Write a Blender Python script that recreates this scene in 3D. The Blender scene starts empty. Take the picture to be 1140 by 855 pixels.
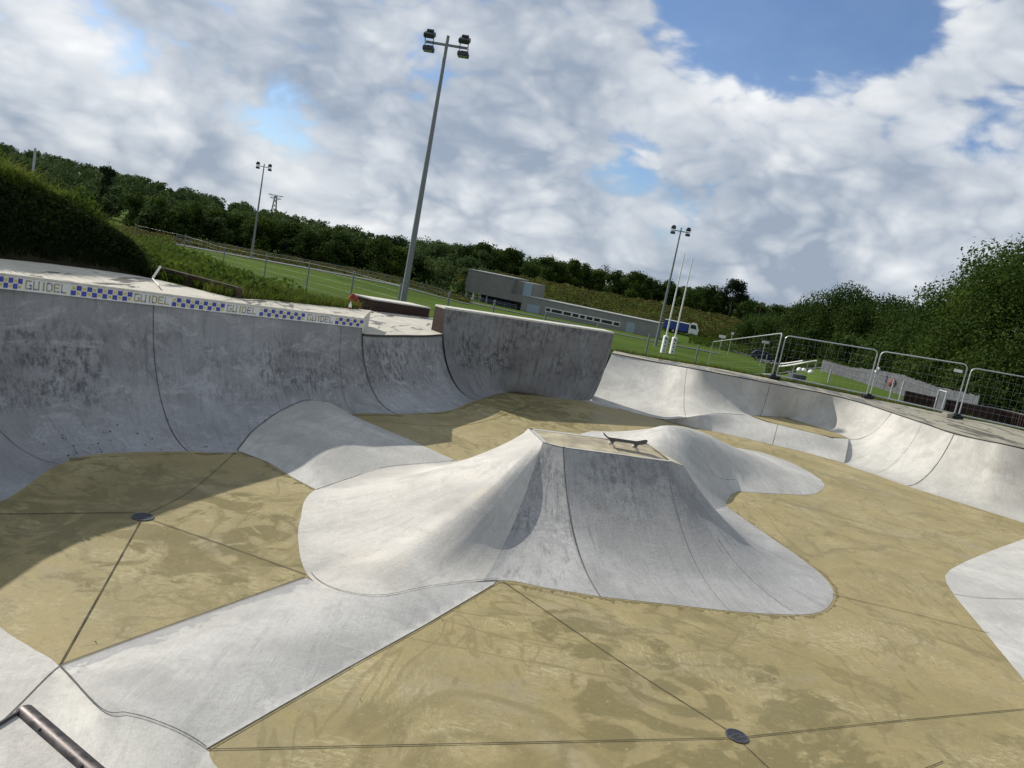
import bpy, bmesh, random, math
import numpy as np
from math import radians, sin, cos, pi, hypot, atan2, degrees, sqrt
from mathutils import Vector, Matrix
random.seed(7); RNG = np.random.default_rng(11)
scene = bpy.context.scene
COL = scene.collection

# ------------------------------------------------------------------ camera
FPX, CX, CY, HC = 857.0, 570.0, 427.5, 3.8
PITCH, ROLL = radians(8.5), radians(11.0)
_r = np.array([1., 0, 0]); _u = np.array([0, sin(PITCH), cos(PITCH)])
CW = np.array([0, cos(PITCH), -sin(PITCH)])
CR = _r*cos(ROLL) + _u*sin(ROLL); CU = _u*cos(ROLL) - _r*sin(ROLL)
EYE = np.array([0, 0, HC])
cd = bpy.data.cameras.new('camera'); cam = bpy.data.objects.new('camera', cd); COL.objects.link(cam)
cd.sensor_width = 36; cd.lens = 36*FPX/1140; cd.clip_start = .1; cd.clip_end = 5000
m = Matrix.Identity(4)
for i, a in enumerate((CR, CU, -CW)):
    for j in range(3): m[j][i] = a[j]
for j in range(3): m[j][3] = EYE[j]
cam.matrix_world = m
scene.camera = cam

def ray(px, py): return CW + CR*((px-CX)/FPX) - CU*((py-CY)/FPX)
def Z(px, py, z=0.0):                       # the point of the level z seen there
    d = ray(px, py); return EYE + d*((z-HC)/d[2])
def D(px, py, dist):
    d = ray(px, py); return EYE + d*(dist/hypot(d[0], d[1]))
def proj(P):
    v = np.array(P)-EYE; w = v@CW; return CX+FPX*(v@CR)/w, CY-FPX*(v@CU)/w
def lerp(a, b, t): return a+(b-a)*t
def sstep(a, b, x):
    t = np.clip((x-a)/(b-a), 0, 1); return t*t*(3-2*t)

# ------------------------------------------------------------------ object helpers
def tag(o, label=None, cat=None, group=None, kind=None):
    if label: o['label'] = label
    if cat: o['category'] = cat
    if group: o['group'] = group
    if kind: o['kind'] = kind
    return o
def thing(name, label, cat, loc=(0, 0, 0), rz=0, group=None):
    o = bpy.data.objects.new(name, None); COL.objects.link(o); o.empty_display_size = .2
    o.location = loc; o.rotation_euler = (0, 0, rz)
    return tag(o, label, cat, group)
def mesh_obj(name, verts, faces, mat, parent=None, smooth=False, uv=None, mi=None, recenter=False, normals=None):
    V = np.asarray(verts, dtype=float).reshape(-1, 3)
    off = np.zeros(3)
    if recenter and len(V):
        off = np.array([V[:, 0].mean(), V[:, 1].mean(), V[:, 2].min()]); V = V-off
    me = bpy.data.meshes.new(name)
    if isinstance(faces, np.ndarray):
        n, k = faces.shape
        me.vertices.add(len(V)); me.vertices.foreach_set('co', V.ravel())
        me.loops.add(n*k); me.loops.foreach_set('vertex_index', faces.ravel().astype(np.int32))
        me.polygons.add(n); me.polygons.foreach_set('loop_start', (np.arange(n)*k).astype(np.int32))
        try: me.polygons.foreach_set('loop_total', np.full(n, k, dtype=np.int32))
        except Exception: pass
        me.update(calc_edges=True)
    else:
        me.from_pydata([tuple(v) for v in V], [], [tuple(int(i) for i in f) for f in faces])
    mats = mat if isinstance(mat, (list, tuple)) else [mat]
    for q in mats: me.materials.append(q)
    if mi is not None: me.polygons.foreach_set('material_index', np.asarray(mi, dtype=np.int32))
    if uv is not None:
        l = me.uv_layers.new(name='UVMap'); vi = np.empty(len(me.loops), dtype=np.int32)
        me.loops.foreach_get('vertex_index', vi); l.data.foreach_set('uv', np.asarray(uv, dtype=float)[vi].ravel())
    if smooth: me.polygons.foreach_set('use_smooth', np.ones(len(me.polygons), dtype=bool))
    me.validate(); me.update()
    o = bpy.data.objects.new(name, me); COL.objects.link(o)
    o.location = off
    if parent: o.parent = parent
    return o
def children(o): return [c for c in bpy.data.objects if c.parent == o]
def copy_tree(o, parent=None):
    c = o.copy(); COL.objects.link(c)
    if parent: c.parent = parent
    for ch in children(o): copy_tree(ch, c)
    return c

class MB:                                       # collects boxes, tubes, lathes into one mesh
    def __init__(s): s.v = []; s.f = []; s.mi = []
    def add(s, v, f, mi=0):
        n = len(s.v); s.v += [tuple(q) for q in v]; s.f += [tuple(i+n for i in k) for k in f]; s.mi += [mi]*len(f); return s
    def box(s, c, d, rz=0, mi=0, ch=0, M=None):
        x, y, z = d[0]/2, d[1]/2, d[2]/2; e = min(ch, x*.9, y*.9, z*.9)
        if e <= 0:
            v = [(a*x, b*y, g*z) for g in (-1, 1) for a, b in ((-1, -1), (1, -1), (1, 1), (-1, 1))]
            f = [(3, 2, 1, 0), (4, 5, 6, 7), (0, 1, 5, 4), (1, 2, 6, 5), (2, 3, 7, 6), (3, 0, 4, 7)]
        else:
            bm = bmesh.new(); bmesh.ops.create_cube(bm, size=1)
            for q in bm.verts: q.co = Vector((q.co.x*2*x, q.co.y*2*y, q.co.z*2*z))
            bmesh.ops.bevel(bm, geom=bm.edges[:], offset=e, segments=2, affect='EDGES', profile=.5)
            bm.verts.index_update(); v = [tuple(q.co) for q in bm.verts]; f = [tuple(w.index for w in q.verts) for q in bm.faces]; bm.free()
        R = M if M is not None else Matrix.Rotation(rz, 3, 'Z')
        return s.add([tuple(R @ Vector(q)+Vector(c)) for q in v], f, mi)
    def tube(s, pts, r, n=8, mi=0, cap=True, closed=False):
        P = [Vector(p) for p in pts]; k = len(P); rr = r if isinstance(r, (list, tuple)) else [r]*k
        v = []; f = []; up = None
        for i, p in enumerate(P):
            a = P[(i-1) % k] if (closed or i > 0) else P[i]; b = P[(i+1) % k] if (closed or i < k-1) else P[i]
            t = (b-a).normalized()
            if up is None:
                up = Vector((0, 0, 1)) if abs(t.z) < .9 else Vector((1, 0, 0))
            x = t.cross(up).normalized(); y = x.cross(t).normalized(); up = y
            for j in range(n):
                w = 2*pi*j/n; v.append(p+(x*cos(w)+y*sin(w))*rr[i])
        for i in range(k if closed else k-1):
            for j in range(n):
                a = i*n+j; b = i*n+(j+1) % n; c = ((i+1) % k)*n+(j+1) % n; d_ = ((i+1) % k)*n+j; f.append((a, d_, c, b))
        if cap and not closed:
            f.append(tuple(range(n))); f.append(tuple(reversed(range((k-1)*n, k*n))))
        return s.add(v, f, mi)
    def lathe(s, prof, c=(0, 0, 0), n=16, mi=0, M=None):
        v = []; f = []
        for r, z in prof:
            for j in range(n):
                q = Vector((r*cos(2*pi*j/n), r*sin(2*pi*j/n), z))
                if M is not None: q = M @ q
                v.append(q+Vector(c))
        for i in range(len(prof)-1):
            for j in range(n): f.append((i*n+j, i*n+(j+1) % n, (i+1)*n+(j+1) % n, (i+1)*n+j))
        f.append(tuple(reversed(range(n)))); f.append(tuple(range((len(prof)-1)*n, len(prof)*n)))
        return s.add(v, f, mi)
    def prism(s, poly, y0, y1, mi=0):              # polygon in x,z extruded along y
        n = len(poly); v = [(x, y0, z) for x, z in poly]+[(x, y1, z) for x, z in poly]
        f = [tuple(range(n)), tuple(reversed(range(n, 2*n)))]+[(i+n, (i+1) % n+n, (i+1) % n, i) for i in range(n)]
        return s.add(v, f, mi)
    def build(s, name, mat, parent=None, smooth=False, recenter=False):
        o = mesh_obj(name, s.v, s.f, mat, parent, smooth, mi=s.mi, recenter=recenter)
        if smooth:
            try:
                o.data.set_sharp_from_angle(angle=radians(40))
            except Exception: pass
        return o

# ------------------------------------------------------------------ materials
class NT:
    def __init__(s, name):
        s.m = bpy.data.materials.new(name); s.m.use_nodes = True; s.t = s.m.node_tree
        s.b = s.t.nodes['Principled BSDF']; s.out = s.t.nodes['Material Output']
    def n(s, k, **kw):
        q = s.t.nodes.new(k)
        for a, b in kw.items():
            if a in q.inputs: q.inputs[a].default_value = b
            else: setattr(q, a, b)
        return q
    def l(s, a, b): s.t.links.new(a, b)
    def pos(s): return s.n('ShaderNodeNewGeometry').outputs['Position']
    def uv(s): return s.n('ShaderNodeTexCoord').outputs['UV']
    def obj(s): return s.n('ShaderNodeTexCoord').outputs['Object']
    def mapv(s, v, sc=(1, 1, 1), rot=(0, 0, 0), loc=(0, 0, 0)):
        q = s.n('ShaderNodeMapping'); q.inputs['Scale'].default_value = sc; q.inputs['Rotation'].default_value = rot; q.inputs['Location'].default_value = loc
        s.l(v, q.inputs['Vector']); return q.outputs[0]
    def noise(s, v, scale, detail=5, rough=.6, dist=0):
        q = s.n('ShaderNodeTexNoise'); q.inputs['Scale'].default_value = scale; q.inputs['Detail'].default_value = detail
        q.inputs['Roughness'].default_value = rough; q.inputs['Distortion'].default_value = dist
        s.l(v, q.inputs['Vector']); return q.outputs[0]
    def vor(s, v, scale, feat='F1'):
        q = s.n('ShaderNodeTexVoronoi'); q.feature = feat; q.inputs['Scale'].default_value = scale; s.l(v, q.inputs['Vector']); return q.outputs[0]
    def ramp(s, x, a, b, c=0., d=1., smooth=True):
        q = s.n('ShaderNodeMapRange'); q.interpolation_type = 'SMOOTHSTEP' if smooth else 'LINEAR'
        q.inputs[1].default_value = a; q.inputs[2].default_value = b; q.inputs[3].default_value = c; q.inputs[4].default_value = d
        s.l(x, q.inputs[0]); return q.outputs[0]
    def math(s, op, a, b=None, c=None):
        q = s.n('ShaderNodeMath'); q.operation = op
        for i, x in enumerate((a, b, c)):
            if x is None: continue
            if isinstance(x, (int, float)): q.inputs[i].default_value = x
            else: s.l(x, q.inputs[i])
        return q.outputs[0]
    def mix(s, f, a, b, mode='MIX'):
        q = s.n('ShaderNodeMix'); q.data_type = 'RGBA'; q.blend_type = mode; q.clamp_factor = True
        for i, x in ((0, f), (6, a), (7, b)):
            if isinstance(x, (int, float)): q.inputs[i].default_value = x
            elif isinstance(x, (tuple, list)): q.inputs[i].default_value = tuple(x)+((1,) if len(x) == 3 else ())
            else: s.l(x, q.inputs[i])
        return q.outputs[2]
    def bump(s, h, st=.3, dist=.02):
        q = s.n('ShaderNodeBump'); q.inputs['Strength'].default_value = st; q.inputs['Distance'].default_value = dist
        s.l(h, q.inputs['Height']); s.l(q.outputs[0], s.b.inputs['Normal'])
    def col(s, c):
        if isinstance(c, tuple): s.b.inputs['Base Color'].default_value = c+(1,)
        else: s.l(c, s.b.inputs['Base Color'])
    def rough(s, r, spec=.5, metal=0):
        if isinstance(r, (int, float)): s.b.inputs['Roughness'].default_value = r
        else: s.l(r, s.b.inputs['Roughness'])
        s.b.inputs['Specular IOR Level'].default_value = spec; s.b.inputs['Metallic'].default_value = metal

def plain(name, c, r=.6, spec=.4, metal=0, var=.25, scale=6, coord='obj'):
    t = NT(name); v = t.obj() if coord == 'obj' else t.pos()
    n = t.noise(v, scale, 5, .65)
    t.col(t.mix(t.ramp(n, .3, .7), tuple(x*(1-var) for x in c), tuple(min(1, x*(1+var)) for x in c)))
    t.rough(t.ramp(n, .3, .7, max(.05, r-.1), min(1, r+.1)), spec, metal); return t.m

def concrete(name, base=(.44, .44, .425), dark=(.20, .205, .21), streak=.5, coord='uv', seed=0., dirt=.5, band=None, warm=0., line=None, pale=0., cover=0.):
    t = NT(name); p = t.pos(); w = t.mapv(t.uv(), loc=(seed, seed*1.7, 0)) if coord == 'uv' else t.mapv(p, loc=(seed, seed*.7, 0))
    big = t.noise(p, .55, 5, .6, .6); mid = t.noise(p, 2.3, 6, .7, .8); fine = t.noise(p, 22, 5, .7); vfine = t.noise(p, 90, 3, .6)
    st = t.noise(t.mapv(w, (5.5, .55, 1)), 1.6, 6, .72, .3)
    st2 = t.noise(t.mapv(w, (16, 1.1, 1), loc=(3, 1, 0)), 1.5, 5, .7, .2)
    c = t.mix(t.ramp(big, .35, .68), tuple(x*.80 for x in base), tuple(min(.8, x*1.12) for x in base))
    c = t.mix(t.math('MULTIPLY', t.ramp(mid, .48, .72), .45), c, tuple(x*.62 for x in base))
    c = t.mix(t.math('MULTIPLY', t.ramp(st, .5, .72), streak), c, dark)
    c = t.mix(t.math('MULTIPLY', t.ramp(st2, .52, .74), streak*.65), c, tuple(x*.8 for x in dark))
    c = t.mix(t.math('MULTIPLY', t.ramp(st2, .42, .27), .35), c, tuple(min(.8, x*1.25) for x in base))
    if band:                                             # speckled grime where the wheels ride; on the pyramid front, painted shade
        su = t.n('ShaderNodeSeparateXYZ'); t.l(t.uv(), su.inputs[0])
        bb = t.math('MULTIPLY', t.ramp(su.outputs[1], band[0], band[1]), t.ramp(su.outputs[1], band[3], band[2]))
        sp = t.math('MULTIPLY', t.ramp(t.noise(t.mapv(w, (3.2, 1.6, 1), loc=(2, 5, 0)), 3.0, 8, .78), .44-cover, .60-cover), t.ramp(t.noise(p, .8, 4, .6), .32-2*cover, .6-2*cover))
        c = t.mix(t.math('MULTIPLY', t.math('MULTIPLY', sp, bb), band[4]), c, tuple(x*.62 for x in dark))
        c = t.mix(t.math('MULTIPLY', t.math('MULTIPLY', t.ramp(t.noise(p, 1.0, 5, .7), .45, .7), bb), .35), c, (dark[0]*.9, dark[1]*.8, dark[2]*.72))
    if line:                                             # damp dark margin beside a joint
        (ax, ay), (bx, by), wd = line; L_ = hypot(bx-ax, by-ay); sx = t.n('ShaderNodeSeparateXYZ'); t.l(p, sx.inputs[0])
        dd = t.math('ADD', t.math('MULTIPLY', t.math('SUBTRACT', sx.outputs[0], float(ax)), float((by-ay)/L_)), t.math('MULTIPLY', t.math('SUBTRACT', sx.outputs[1], float(ay)), float(-(bx-ax)/L_)))
        dd = t.math('ADD', dd, t.math('MULTIPLY', t.math('SUBTRACT', t.noise(p, 2.2, 6, .65, .4), .5), wd*2.6))
        c = t.mix(t.math('MULTIPLY', t.ramp(dd, wd*.62, wd*.5), .62), c, (.185, .19, .205))
    if pale:
        pk = t.math('MULTIPLY', t.ramp(t.noise(t.mapv(w, (1.1, 2.2, 1), (0, 0, .3), (4, 4, 0)), 1.4, 7, .72, 1.0), .50, .66), pale)
        c = t.mix(pk, c, tuple(min(.8, x*1.45) for x in base))
    # big soft blotches
    c = t.mix(t.math('MULTIPLY', t.ramp(t.noise(t.mapv(p, loc=(seed, 3, 1)), .9, 3, .55, .8), .52, .66), .35), c, tuple(x*.66 for x in base))
    # warm stains
    c = t.mix(t.math('MULTIPLY', t.ramp(t.noise(p, 1.1, 5, .7, .5), .56, .75), .30+warm), c, (base[0]*.98, base[1]*.86, base[2]*.74))
    c = t.mix(t.math('MULTIPLY', t.ramp(fine, .38, .72), .5*dirt), c, tuple(x*.55 for x in base))
    c = t.mix(t.math('MULTIPLY', t.ramp(vfine, .54, .72), .55*dirt), c, tuple(x*.4 for x in base))
    # fine scratches in two directions
    for rot, tone, k_ in ((.35, .55, .5), (-.6, 1.32, .5), (1.9, .6, .35)):
        sc_ = t.noise(t.mapv(w, (14, .8, 1), (0, 0, rot)), 4.0, 5, .75, .4)
        c = t.mix(t.math('MULTIPLY', t.math('MULTIPLY', t.ramp(sc_, .56, .68), t.ramp(t.noise(p, 1.4, 4, .6), .40, .62)), k_), c, tuple(min(.8, x*tone) for x in base))
    spk = t.ramp(t.vor(p, 6.0), .05, .028)
    c = t.mix(t.math('MULTIPLY', t.math('MULTIPLY', spk, t.ramp(mid, .52, .6)), .6), c, tuple(x*.35 for x in base))
    # scuffed pale arcs left by wheels
    arc = t.noise(t.mapv(w, (1.2, 9, 1), (0, 0, .5)), 1.3, 5, .75, 1.2)
    c = t.mix(t.math('MULTIPLY', t.ramp(arc, .58, .72), .35), c, tuple(min(.8, x*1.3) for x in base))
    t.col(c); t.rough(t.ramp(mid, .3, .7, .62, .85), .3)
    t.bump(t.math('ADD', t.math('MULTIPLY', fine, .7), t.math('MULTIPLY', mid, .8)), .5, .014)
    return t.m

def sandfloor(name):
    t = NT(name); p = t.pos()
    big = t.noise(p, .38, 5, .6, .8); mid = t.noise(p, 1.5, 7, .72, 1.0); fine = t.noise(p, 14, 6, .78); vf = t.noise(p, 70, 4, .7)
    base = (.292, .240, .114); pale = (.46, .41, .26); wet = (.150, .122, .040)
    c = t.mix(t.ramp(mid, .28, .72), tuple(x*.87 for x in base), tuple(x*1.11 for x in base))
    c = t.mix(t.math('MULTIPLY', t.ramp(big, .40, .72), .55), c, (.205, .172, .070))
    c = t.mix(t.math('MULTIPLY', t.ramp(t.noise(t.mapv(p, loc=(8, 3, 1)), .6, 4, .6, 1.0), .55, .7), .5), c, (.27, .235, .155))
    # pale worn patches, broken into short scuffs
    def scuff(rot, sx, sy, lo): return t.ramp(t.noise(t.mapv(p, (sx, sy, 1), (0, 0, rot)), 8.5, 7, .80, .6), lo, lo+.12)
    zone = t.ramp(t.noise(p, .80, 4, .6, .5), .47, .66)
    zone2 = t.ramp(t.noise(t.mapv(p, loc=(6, 1, 0)), .62, 4, .6, .5), .50, .68)
    c = t.mix(t.math('MULTIPLY', t.math('MULTIPLY', zone, scuff(.7, 1, 3.0, .47)), .62), c, pale)
    c = t.mix(t.math('MULTIPLY', t.math('MULTIPLY', zone2, scuff(-.4, 3.4, 1, .49)), .55), c, pale)
    c = t.mix(t.math('MULTIPLY', scuff(.25, 9, .9, .58), .40), c, pale)
    c = t.mix(t.math('MULTIPLY', scuff(2.2, 11, 1.0, .60), .45), c, tuple(x*.5 for x in base))
    sep = t.n('ShaderNodeSeparateXYZ'); t.l(p, sep.inputs[0])
    damp = None
    for (x, y), R in DAMP:                               # damp runs gathered round the drains and low spots
        dx = t.math('SUBTRACT', sep.outputs[0], float(x)); dy = t.math('SUBTRACT', sep.outputs[1], float(y))
        r = t.math('SQRT', t.math('ADD', t.math('MULTIPLY', dx, dx), t.math('MULTIPLY', dy, dy)))
        r = t.math('ADD', r, t.math('MULTIPLY', t.math('SUBTRACT', t.noise(p, 1.15, 6, .65, 1.4), .5), R*3.6))
        k = t.ramp(r, R*1.06, R*.74)
        damp = k if damp is None else t.math('MAXIMUM', damp, k)
    islands = t.ramp(t.noise(t.mapv(p, loc=(4, 9, 0)), 1.0, 6, .56, 1.6), .48, .56)
    damp = t.math('MULTIPLY', damp, t.math('SUBTRACT', 1.0, t.math('MULTIPLY', islands, .9)))
    run = t.ramp(t.math('ABSOLUTE', t.math('SUBTRACT', t.noise(p, .33, 4, .55, 1.1), .5)), .020, .004)
    run2 = t.ramp(t.math('ABSOLUTE', t.math('SUBTRACT', t.noise(t.mapv(p, (1, .5, 1), (0, 0, 1.0), (3, 5, 0)), .5, 4, .55, .8), .52)), .012, .003)
    damp = t.math('MAXIMUM', damp, t.math('MAXIMUM', t.math('MULTIPLY', run, .6), t.math('MULTIPLY', run2, .5)))
    c = t.mix(t.math('MULTIPLY', damp, .72), c, wet)
    c = t.mix(t.math('MULTIPLY', t.ramp(fine, .52, .72), .55), c, tuple(x*.5 for x in base))
    c = t.mix(t.math('MULTIPLY', t.ramp(vf, .56, .72), .5), c, (.10, .085, .05))
    c = t.mix(t.math('MULTIPLY', t.ramp(fine, .44, .28), .55), c, pale)
    spk = t.ramp(t.vor(p, 7.0), .055, .03)
    c = t.mix(t.math('MULTIPLY', t.math('MULTIPLY', spk, t.ramp(mid, .5, .6)), .6), c, (.06, .05, .035))
    t.col(c)
    t.rough(t.math('SUBTRACT', t.ramp(mid, .3, .7, .62, .82), t.math('MULTIPLY', damp, .30)), .35)
    t.bump(t.math('ADD', fine, t.math('MULTIPLY', mid, .6)), .5, .012); return t.m

def deckmat(name, base, wetc, wet=.55):
    t = NT(name); p = t.pos()
    mid = t.noise(p, 1.8, 6, .7, .6); fine = t.noise(p, 18, 5, .7)
    w = t.noise(t.mapv(p, (1.0, .28, 1), (0, 0, -.45)), 1.7, 5, .62, 1.4)
    k = t.ramp(w, wet, wet+.05)
    c = t.mix(t.ramp(mid, .3, .7), tuple(x*.82 for x in base), tuple(min(.8, x*1.12) for x in base))
    c = t.mix(t.math('MULTIPLY', k, .85), c, wetc)
    c = t.mix(t.math('MULTIPLY', t.ramp(fine, .5, .75), .3), c, tuple(x*.55 for x in base))
    t.col(c); t.rough(t.math('SUBTRACT', .75, t.math('MULTIPLY', k, .4)), .4); t.bump(fine, .25, .01); return t.m

def leafmat(name, c1, c2, trans=.35, scale=.35, warm=None):
    t = NT(name); p = t.pos()
    n = t.noise(p, scale, 4, .6); g = t.n('ShaderNodeNewGeometry')
    oi = t.n('ShaderNodeObjectInfo')
    k = t.math('ADD', t.math('MULTIPLY', t.ramp(n, .3, .7), .72), t.math('MULTIPLY', g.outputs['Random Per Island'], .28))
    c = t.mix(k, c1, c2)
    if warm: c = t.mix(t.math('MULTIPLY', t.ramp(t.noise(p, scale*.6, 3, .6), .5, .7), .6), c, warm)
    c = t.mix(t.math('MULTIPLY', oi.outputs['Random'], .45), c, tuple(x*.55 for x in c1))
    t.col(c); t.rough(.8, .06)
    tr = t.n('ShaderNodeBsdfTranslucent'); t.l(t.mix(.0, c, c), tr.inputs[0])
    ms = t.n('ShaderNodeMixShader'); ms.inputs[0].default_value = trans
    t.l(t.b.outputs[0], ms.inputs[1]); t.l(tr.outputs[0], ms.inputs[2]); t.l(ms.outputs[0], t.out.inputs[0]); return t.m

def groundmat():
    t = NT('meadow_grass'); p = t.pos()
    big = t.noise(p, .07, 5, .6, .5); mid = t.noise(p, .9, 5, .7); fine = t.noise(p, 9, 4, .7)
    c = t.mix(t.ramp(big, .35, .65), (.050, .082, .015), (.072, .110, .021))
    c = t.mix(t.math('MULTIPLY', t.ramp(mid, .45, .75), .5), c, (.048, .085, .013))
    c = t.mix(t.math('MULTIPLY', t.ramp(fine, .5, .8), .4), c, (.085, .125, .024))
    t.col(c); t.rough(.95, .02); t.bump(fine, .6, .05); return t.m

def metal(name, c, r=.45, m_=.7, var=.2, scale=14):
    return plain(name, c, r, .5, m_, var, scale)

DAMP = [((-4.09, 8.88), 1.85), ((2.6, 6.5), 1.5), ((.6, 21.5), 2.2), ((1.4, 8.1), .6)]
M = {}
M['floor'] = sandfloor('sand_concrete')
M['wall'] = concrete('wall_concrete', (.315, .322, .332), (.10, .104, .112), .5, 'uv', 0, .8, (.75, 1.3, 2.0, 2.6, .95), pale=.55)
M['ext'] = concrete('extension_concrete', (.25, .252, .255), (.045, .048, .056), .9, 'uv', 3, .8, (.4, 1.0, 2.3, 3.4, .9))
M['bank'] = concrete('bank_concrete', (0.484, 0.473, 0.432), (.26, .26, .255), .28, 'uv', 7, .5)
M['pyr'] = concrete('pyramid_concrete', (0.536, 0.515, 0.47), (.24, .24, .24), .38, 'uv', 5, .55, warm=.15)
M['pyrfront'] = concrete('pyramid_front_shaded', (.37, .368, .358), (.125, .128, .132), .45, 'uv', 9, .75, (1.3, 2.6, 6, 7, .6))  # shade of the front face painted in, deepening towards its top
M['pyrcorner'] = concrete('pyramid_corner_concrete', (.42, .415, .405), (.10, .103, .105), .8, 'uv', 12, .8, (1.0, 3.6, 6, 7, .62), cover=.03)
M['hump'] = concrete('hump_concrete', (0.474, 0.465, 0.432), (.24, .245, .25), .4, 'pos', 2, .5)
M['plateau'] = plain('plateau_concrete', (.36, .315, .22), .75, .3, 0, .3, 3, 'pos')
M['deck'] = deckmat('deck_concrete', (.50, .47, .39), (.075, .07, .055), .57)
M['deckr'] = deckmat('deck_concrete_damp', (.30, .28, .215), (.10, .095, .075), .52)
M['lip'] = plain('lip_concrete', (.55, .53, .47), .7, .3, 0, .15, 8, 'pos')
M['joint'] = plain('joint_sealant', (.058, .050, .034), .9, .2, 0, .2, 8, 'pos')
M['jointw'] = plain('worn_joint', (.105, .105, .10), .9, .2, 0, .3, 8, 'pos')
M['coping'] = plain('dark_edge', (.05, .047, .045), .6, .4, .3, .3, 8, 'pos')
M['steel'] = metal('worn_steel', (.070, .060, .058), .42, .6, .4, 25)
M['iron'] = metal('cast_iron', (.085, .09, .105), .5, .5, .3, 30)
M['galv'] = metal('galvanised_steel', (.42, .44, .46), .45, .55, .12, 10)
M['galvd'] = metal('weathered_galvanised', (.20, .215, .225), .55, .4, .15, 10)
M['lamp'] = plain('lamp_housing', (.045, .05, .055), .5, .4, .2)
M['glass'] = plain('lamp_glass', (.25, .28, .30), .15, .6)
M['rust'] = plain('rusted_ply', (.035, .018, .013), .7, .3, 0, .4, 5)
M['black'] = plain('black_rubber', (.02, .02, .02), .8, .3)
M['white'] = plain('white_paint', (.74, .74, .72), .45, .4, 0, .06)
M['tilew'] = plain('white_tile', (.66, .67, .65), .3, .5, 0, .08, 20, 'pos')
M['tileb'] = plain('blue_tile', (.020, .040, .33), .25, .5, 0, .3, 30, 'pos')
M['tiley'] = plain('yellow_tile', (.52, .45, .05), .3, .5, 0, .3, 30, 'pos')
M['tileo'] = plain('olive_tile', (.30, .27, .08), .35, .5, 0, .4, 40, 'pos')
M['wood'] = plain('dark_timber', (.055, .038, .025), .8, .3, 0, .4, 6)
M['grey_wood'] = plain('grey_palisade', (.105, .11, .12), .85, .2, 0, .25, 3, 'pos')
M['bark'] = plain('bark', (.055, .045, .033), .95, .1, 0, .35, 5)
M['soil'] = plain('soil', (.035, .03, .018), .95, .1, 0, .4, 3, 'pos')
M['asph'] = plain('asphalt', (.085, .085, .095), .85, .3, 0, .25, 1.2, 'pos')
M['build'] = plain('grey_cladding', (.205, .20, .185), .7, .3, 0, .10, .8, 'pos')
M['build2'] = plain('grey_render', (.235, .235, .225), .7, .3, 0, .10, .8, 'pos')
M['roofe'] = plain('roof_flashing', (.30, .30, .29), .6)
M['blue'] = plain('navy_panel', (.018, .028, .11), .5, .4, 0, .2)
M['bluetruck'] = plain('blue_paint', (.020, .05, .24), .4, .5, 0, .2)
M['navy'] = plain('navy_car_paint', (.012, .018, .05), .25, .6, .2, .1)
M['win'] = plain('dark_glass', (.015, .018, .022), .12, .6, 0, .1)
M['pale'] = plain('pale_blue_door', (.28, .35, .40), .5, .4, 0, .1)
M['red'] = plain('red_cloth', (.26, .045, .032), .85, .2, 0, .35, 9)
M['faded'] = plain('faded_red', (.20, .075, .07), .85, .2, 0, .3, 9)
M['orange'] = plain('orange_plastic', (.5, .16, .05), .5)
M['grip'] = plain('grip_tape', (.016, .016, .018), .95, .2, 0, .2, 40)
M['ply'] = plain('dark_board_base', (.05, .035, .028), .5, .4, 0, .25, 30)
M['wheel'] = plain('urethane', (.62, .56, .44), .4, .4, 0, .08)
M['ground'] = groundmat()
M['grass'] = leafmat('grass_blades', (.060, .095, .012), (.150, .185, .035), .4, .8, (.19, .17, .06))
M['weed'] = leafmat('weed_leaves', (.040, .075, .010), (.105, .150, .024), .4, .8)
M['dim'] = leafmat('shaded_foliage', (.014, .026, .008), (.040, .062, .014), .2, .9)  # darker copy of the mound greens, shade of its face painted in
M['scrub'] = leafmat('scrub_leaves', (.075, .085, .022), (.130, .125, .035), .3, .12, (.125, .085, .03))
M['leafA'] = leafmat('leaf_deep_green', (.021, .043, .010), (.064, .100, .020), .3, .4)
M['leafB'] = leafmat('leaf_mid_green', (.023, .048, .010), (.070, .106, .020), .32, .4)
M['leafC'] = leafmat('leaf_fresh_green', (.028, .054, .009), (.085, .125, .020), .35, .6)
M['leafP'] = leafmat('needle_green', (.012, .026, .012), (.032, .055, .018), .2, .4)
M['leafW'] = leafmat('wood_green', (.030, .056, .020), (.080, .115, .036), .3, .13)

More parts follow.
